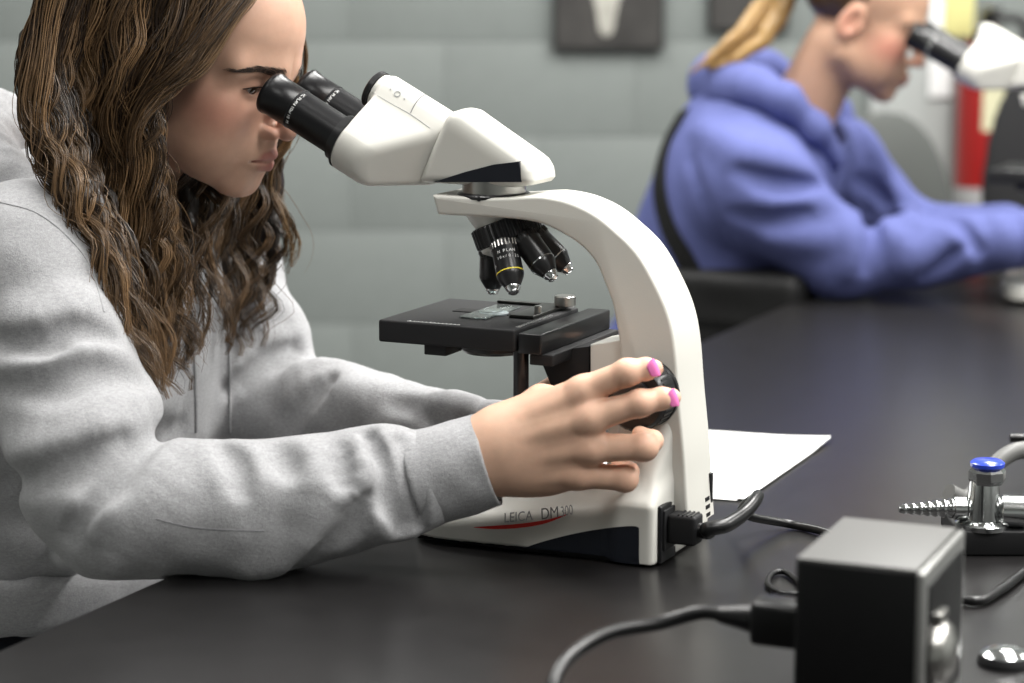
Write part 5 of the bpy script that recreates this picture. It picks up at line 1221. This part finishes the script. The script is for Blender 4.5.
# bench power pedestal in the foreground
PA = math.radians(23); pdx = np.array([math.cos(PA), -math.sin(PA), 0]); pdy = np.array([math.sin(PA), math.cos(PA), 0])
pbc = (onz(795, 563, TZ + 0.115) + onz(968, 528, TZ + 0.115)) / 2
ped = empty('power_pedestal', (float(pbc[0]), float(pbc[1]), TZ + 0.0004), -PA); tag(ped, 'black bench power box in the foreground with a round silver lid', 'power box')
M_box = mat('black_powder_coat', (0.005, 0.005, 0.0055), 0.30, spec=0.4, ior=1.5, bump=[(600, 0.15, 0.0004, 2)])
MB().box((-0.004, 0, 0.0575), (0.084, 0.124, 0.115), r=0.0035).build('housing', M_box, ped)
MB().box((-0.004, 0, 0.1150), (0.083, 0.123, 0.0024), r=0.0010).build('bright_top_slab', mat('lightened_top_grey', (0.115, 0.114, 0.110), 0.5, spec=0.5), ped)  # added slab; its paler grey stands in for light on the box top
M_alu = mat('dull_aluminium', (0.36, 0.36, 0.35), 0.42, 0.85)
MB().box((0.0405, 0, 0.058), (0.006, 0.126, 0.114), r=0.0028).build('face_plate', M_alu, ped)
MB().box((0.0440, 0, 0.057), (0.0016, 0.104, 0.094), r=0.0006).build('inset_panel', M_box, ped)
MB().lathe([(0.024, 0.0), (0.024, 0.004), (0.020, 0.010), (0.012, 0.014), (0.001, 0.0155)], align((0.0435, -0.026, 0.050), (1, 0, 0)), 36).build('outlet_lid', M_steel, ped)
MB().box((0.0465, -0.026, 0.077), (0.007, 0.022, 0.006), r=0.001).build('lid_hinge', M_steel, ped)
MB().box((-0.0455, -0.012, 0.055), (0.002, 0.070, 0.070), r=0.0006).build('socket_plate', M_matte, ped)
# the other appliance's plug and lead on the pedestal's left side
def pw_(x, y, z): return pbc * [1, 1, 0] + [0, 0, TZ] + pdx * x + pdy * y + UPZ * z
q0 = pw_(-0.047, -0.012, 0.055); lead = empty('appliance_lead', tuple(map(float, q0 * [1, 1, 0] + [0, 0, TZ]))); LR = q0 * [1, 1, 0] + [0, 0, TZ]
tag(lead, 'thick black lead plugged into the foreground power box', 'cable')
pgl = MB().box(tuple(q0 - LR - pdx * 0.021), (0.042, 0.030, 0.032), Matrix.Rotation(-PA, 4, 'Z'), r=0.005).build('plug', M_cable, lead)
MB().tube([q0 - LR - pdx * 0.040, q0 - LR - pdx * 0.052, q0 - LR - pdx * 0.068], [0.0115, 0.0090, 0.0060], 14).build('strain_relief', M_cable, lead)
q1 = q0 - pdx * 0.062
lc = spline([q1, q1 - pdx * 0.02, at(660, 623, q1[1] + 0.010), at(612, 632, q1[1] + 0.0), at(578, 650, q1[1] - 0.02), at(558, 672, q1[1] - 0.05), at(550, 700, q1[1] - 0.07), at(548, 740, q1[1] - 0.08), onz(560, 800, TZ + 0.005), onz(640, 860, TZ + 0.005)], 8)
MB().tube([np.array([p[0], p[1], max(p[2], TZ + 0.006)]) - LR for p in lc], 0.0054, 14).build('cable', M_cable, lead)
# small loop of thin cable behind the box
lp = [onz(u, v_, TZ + 0.0032) for (u, v_) in ((800, 583), (785, 572), (772, 574), (768, 584), (778, 592), (796, 594), (830, 590), (870, 575), (905, 560))]
LO = lp[0]; o = MB().tube([p - LO for p in spline(lp, 8)], 0.0026, 10).build('thin_cable', M_cable); o.location = tuple(map(float, LO)); tag(o, 'thin black cable looped on the bench behind the power box', 'cable')
# gas turret with serrated hose nozzle and blue handle
GY = 1.965; gz = at(975, 511, GY)
gr = empty('gas_valve', (float(at(985, 530, GY)[0]), GY + 0.01, TZ + 0.0003)); GO = np.array([at(985, 530, GY)[0], GY + 0.01, TZ + 0.0003]); tag(gr, 'chrome laboratory gas valve with blue handle and ridged nozzle', 'valve')
zc = float(gz[2] - GO[2])
M_chr2 = mat('aged_chrome', (0.62, 0.63, 0.63), 0.14, 1.0)
MB().box((0.040, 0.022, 0.011), (0.13, 0.085, 0.022), r=0.002).build('mounting_block', M_matte, gr)
MB().lathe([(0.024, 0.021), (0.024, 0.025), (0.019, 0.028), (0.0170, 0.0285)], None, 36).build('flange', M_chr2, gr)
xs0 = float(at(955, 511, GY)[0] - GO[0]); xs1 = float(at(900, 511, GY)[0] - GO[0]); prof = [(0.0055, 0)]
nr = 7; ln = xs0 - xs1
for k in range(nr):
    r_ = 0.0088 - 0.0052 * k / nr; z0 = ln * k / nr; dz = ln / nr; prof += [(r_, z0 + 0.0003), (r_ * 1.02, z0 + dz * 0.35), (r_ * 0.70, z0 + dz * 0.98)]
prof += [(0.0022, ln)]
nz = MB().lathe(prof, align((xs0, 0, zc), (-1, -0.05, 0.0)), 32).build('hose_nozzle', M_chr2, gr)
MB().lathe([(0.0075, 0.0), (0.0105, 0.002), (0.0105, 0.012), (0.0085, 0.014), (0.0085, 0.040)], align((xs0 - 0.001, 0, zc), (1, 0, 0)), 6 * 6).build('elbow_collar', M_chr2, gr)
MB().tube([(0, 0, 0.024), (0, 0, zc + 0.004), (0, 0, zc + 0.030)], [0.0160, 0.0150, 0.0120], 24).build('valve_body', M_chr2, gr)
MB().lathe([(0.0125, 0), (0.0125, 0.013)], Matrix.Translation((0, 0, zc + 0.016)), 6).build('hex_nut', M_chr2, gr, False)
bx_ = float(at(990, 462, GY)[0] - GO[0]); hz_ = float(at(990, 470, GY)[2] - GO[2])
hd = MB().lathe([(0.0135, 0), (0.0150, 0.0015), (0.0150, 0.0045), (0.0125, 0.0065), (0.0005, 0.0070)], Matrix.Translation((bx_, 0, hz_)), 36).build('handle_cap', mat('blue_enamel', (0.02, 0.055, 0.50), 0.28, coat=0.4), gr)
MB().lathe([(0.0145, -0.014), (0.0165, -0.010), (0.0165, -0.003), (0.0135, 0.0)], Matrix.Translation((bx_, 0, hz_)), 8).build('handle_grip', M_chr2, gr, False)
MB().lathe([(0.0105, 0), (0.0145, 0.004), (0.0145, 0.022), (0.0095, 0.026), (0.0095, 0.06)], align((0.012, -0.002, zc - 0.002), (1, -0.12, 0)), 32).build('side_outlet', M_chr2, gr)
# grey hose rising behind the valve
hs = [at(948, 516, 2.15), at(968, 498, 2.16), at(988, 474, 2.17), at(1003, 458, 2.18), at(1022, 450, 2.19), at(1050, 452, 2.20), at(1085, 475, 2.22), onz(1110, 500, TZ + 0.0105)]
HO = hs[0] * [1, 1, 0] + [0, 0, TZ]; hs[0][2] = TZ + 0.0105
o = MB().tube([p - HO for p in spline(hs, 8)], 0.0085, 18).build('grey_hose', mat('grey_rubber', (0.13, 0.13, 0.125), 0.45)); o.location = tuple(map(float, HO)); tag(o, 'grey rubber hose arching behind the chrome gas valve', 'hose')
hs2 = [at(1010, 438, 2.24), at(1030, 438, 2.24), at(1060, 440, 2.25), onz(1090, 452, TZ + 0.006)]; o = MB().tube([p - hs2[3] for p in spline(hs2, 6)], 0.0042, 12).build('black_probe', M_cable); o.location = tuple(map(float, hs2[3])); tag(o, 'short black rod end poking up behind the grey hose', 'rod')
# chrome dome cap at the lower right
dm = onz(1004, 664, TZ); dr_ = empty('service_outlet', (float(dm[0]), float(dm[1]), TZ + 0.0003)); tag(dr_, 'round service outlet with polished domed cap beside the power box', 'outlet')
MB().lathe([(0.0195, 0), (0.0195, 0.004), (0.018, 0.006), (0.0178, 0.007)], None, 40).build('collar', M_matte, dr_)
MB().lathe([(0.0180, 0.006), (0.0175, 0.008), (0.0130, 0.0112), (0.0060, 0.0128), (0.0005, 0.0132)], None, 40).build('dome_cap', M_chrome, dr_)

# ------------------------------------------------------------------ the far side of the room
WY = RY1 - 0.006
def on_wall(u, v_, Y=WY): return at(u, v_, Y)
def picture(u0, u1, v0, v1, label, cat, colr, extra=None):
    a_, b_ = on_wall(u0, v1), on_wall(u1, v0); c_ = (a_ + b_) / 2; w, hgt = b_[0] - a_[0], b_[2] - a_[2]
    r = empty('poster', (float(c_[0]), WY - 0.012, float(c_[2]))); tag(r, label, cat)
    MB().box((0, 0, 0), (w, 0.012, hgt), r=0.002).build('frame', mat('dark_frame', (0.022, 0.022, 0.021), 0.5), r)
    MB().box((0, -0.0065, 0), (w * 0.93, 0.002, hgt * 0.95)).build('print', colr, r, False)
    if extra: extra(r, w, hgt)
M_print = mat('dark_print', (0.030, 0.028, 0.026), 0.6, noise=[(9, 0.6, 4, ONE)])
def pale_figure(r, w, hgt):
    ol = [(0.030 * math.cos(t) * (1 + 0.25 * math.sin(3 * t)), 0.085 * math.sin(t)) for t in np.linspace(0, 6.28, 28, endpoint=False)]
    MB().prism(ol, -0.0095, -0.0072, 0.0).build('pale_shape', mat('pale_print', (0.36, 0.35, 0.31), 0.6, noise=[(30, 0.3, 3, ONE)]), r, False).location = (-0.005, 0, -hgt / 2 + 0.115)
picture(553, 665, -75, 50, 'dark framed poster with a pale upright shape on the block wall', 'poster', M_print, pale_figure)
picture(708, 790, -70, 30, 'dark framed poster partly hidden behind the blond ponytail', 'poster', M_print)
picture(868, 908, 92, 124, 'small slate grey notice on the pale panel', 'notice', mat('slate_print', (0.10, 0.115, 0.12), 0.6))
pa, pb = on_wall(862, 330), on_wall(966, -120); 
pn = MB().box((0, 0, 0), (pb[0] - pa[0], 0.04, 1.9), r=0.004).build('wall_panel_1', mat('pale_grey_paint', (0.34, 0.355, 0.345), 0.55)); pn.location = ((pa[0] + pb[0]) / 2, WY - 0.004, 0.98); tag(pn, kind='structure')  # plain pale panel on the back wall, not a door
def sheet_on(u0, u1, v0, v1, name, label, m, y):
    a_, b_ = on_wall(u0, v1), on_wall(u1, v0); o = MB().box((0, 0, 0), (b_[0] - a_[0], 0.003, b_[2] - a_[2]), r=0.0008).build(name, m); o.location = tuple(map(float, ((a_[0] + b_[0]) / 2, y, (a_[2] + b_[2]) / 2))); tag(o, label, 'paper')
sheet_on(926, 952, -40, 96, 'white_notice', 'long white paper notice on the pale panel behind the blue person', M_paper, WY - 0.030)
sheet_on(940, 972, -20, 36, 'yellow_notice', 'pale yellow paper notice above the farther microscope tubes', mat('yellow_paper', (0.55, 0.52, 0.22), 0.8), WY - 0.036)
# fire extinguisher hung on the wall
fe = on_wall(981, 205, WY - 0.10); er = empty('fire_extinguisher', (float(fe[0]), float(fe[1]), float(fe[2]))); tag(er, 'red fire extinguisher with pale label hung on the back wall', 'fire extinguisher')
M_fe = mat('red_enamel', (0.22, 0.009, 0.008), 0.3, coat=0.3)
MB().lathe([(0.05, 0), (0.058, 0.008), (0.058, 0.30), (0.048, 0.335), (0.022, 0.355), (0.020, 0.375)], None, 32).build('cylinder', M_fe, er)
lv = [(0.0588 * math.cos(a), 0.0588 * math.sin(a), z) for z in (0.16, 0.25) for a in np.linspace(math.radians(-105), math.radians(-40), 9)]; mobj('label_patch', lv, [(i, i + 1, 10 + i, 9 + i) for i in range(8)], mat('label_cream', (0.50, 0.48, 0.32), 0.6), er)
MB().lathe([(0.0586, 0.004), (0.0586, 0.04)], None, 32, cap=False).build('base_band', mat('grey_band', (0.3, 0.3, 0.3), 0.5), er)
MB().box((0.0, -0.01, 0.39), (0.03, 0.05, 0.03), r=0.004).build('valve', M_blackm, er); MB().box((0.0, -0.05, 0.41), (0.02, 0.10, 0.010), r=0.003).build('lever', M_blackm, er)
MB().tube([tuple(p) for p in spline([(0.02, -0.01, 0.39), (0.07, -0.02, 0.38), (0.085, -0.02, 0.28), (0.075, -0.01, 0.10)], 6)], 0.010, 10).build('hose', M_cable, er)
MB().box((0, 0.06, 0.2), (0.05, 0.06, 0.25), r=0.004).build('bracket', mat('dark_red_steel', (0.10, 0.008, 0.008), 0.5), er)
# chairs at the back
def back_chair(c, rz, label, m, sx_=1.0, tall=0.0, arms=True):
    r = empty('office_chair', (float(c[0]), float(c[1]), 0), rz); tag(r, label, 'chair', 'chairs at the back of the room')
    def f_b(P): return s_ell(P, (0, 0.20, 0.72 + tall), (0.165 * sx_, 0.035, 0.24 + tall * 0.5)) + 0.0
    v, q = surface(f_b, (-0.3, 0.1, 0.35), (0.3, 0.3, 1.2 + tall), 0.010, 1); mobj('backrest', v, q, m, r, 'all')
    v, q = surface(lambda P: s_box(P, (0, 0, 0.46), (0.22, 0.21, 0.035), 0.03), (-0.26, -0.26, 0.40), (0.26, 0.26, 0.52), 0.010, 1); mobj('seat', v, q, m, r, 'all')
    MB().box((0, 0.215, 0.50), (0.05, 0.02, 0.26), r=0.004).build('back_support', M_black, r); MB().lathe([(0.025, 0.09), (0.025, 0.43)], None, 20).build('column', M_black, r)
    for k in range(5):
        a = 2 * math.pi * k / 5; MB().tube([(0.02 * math.cos(a), 0.02 * math.sin(a), 0.10), (0.20 * math.cos(a), 0.20 * math.sin(a), 0.055)], [0.02, 0.012], 10).build('leg', M_black, r)
        MB().lathe([(0.026, -0.011), (0.026, 0.011)], align((0.20 * math.cos(a), 0.20 * math.sin(a), 0.0265), (-math.sin(a), math.cos(a), 0)), 20).build('caster', M_black, r)
    for s in ((-1, 1) if arms else ()): MB().tube([tuple(p) for p in spline([(0.2 * s, 0.05, 0.46), (0.27 * s, 0.05, 0.5), (0.27 * s, 0.05, 0.62), (0.27 * s, -0.1, 0.66)], 5)], 0.014, 10).build('armrest', M_black, r)
    return r
cc = at(908, 175, 4.62); back_chair((cc[0], cc[1] - 0.2), 0.25, 'grey office chair with rounded back behind the blue person', mat('grey_upholstery', (0.085, 0.09, 0.085), 0.85), 0.92, 0.0, False)
cc = at(1085, 170, 4.25); back_chair((cc[0], cc[1] - 0.2), 0.05, 'black office chair by the red fire extinguisher', mat('black_upholstery', (0.009, 0.009, 0.010), 0.8), 1.1, 0.12)
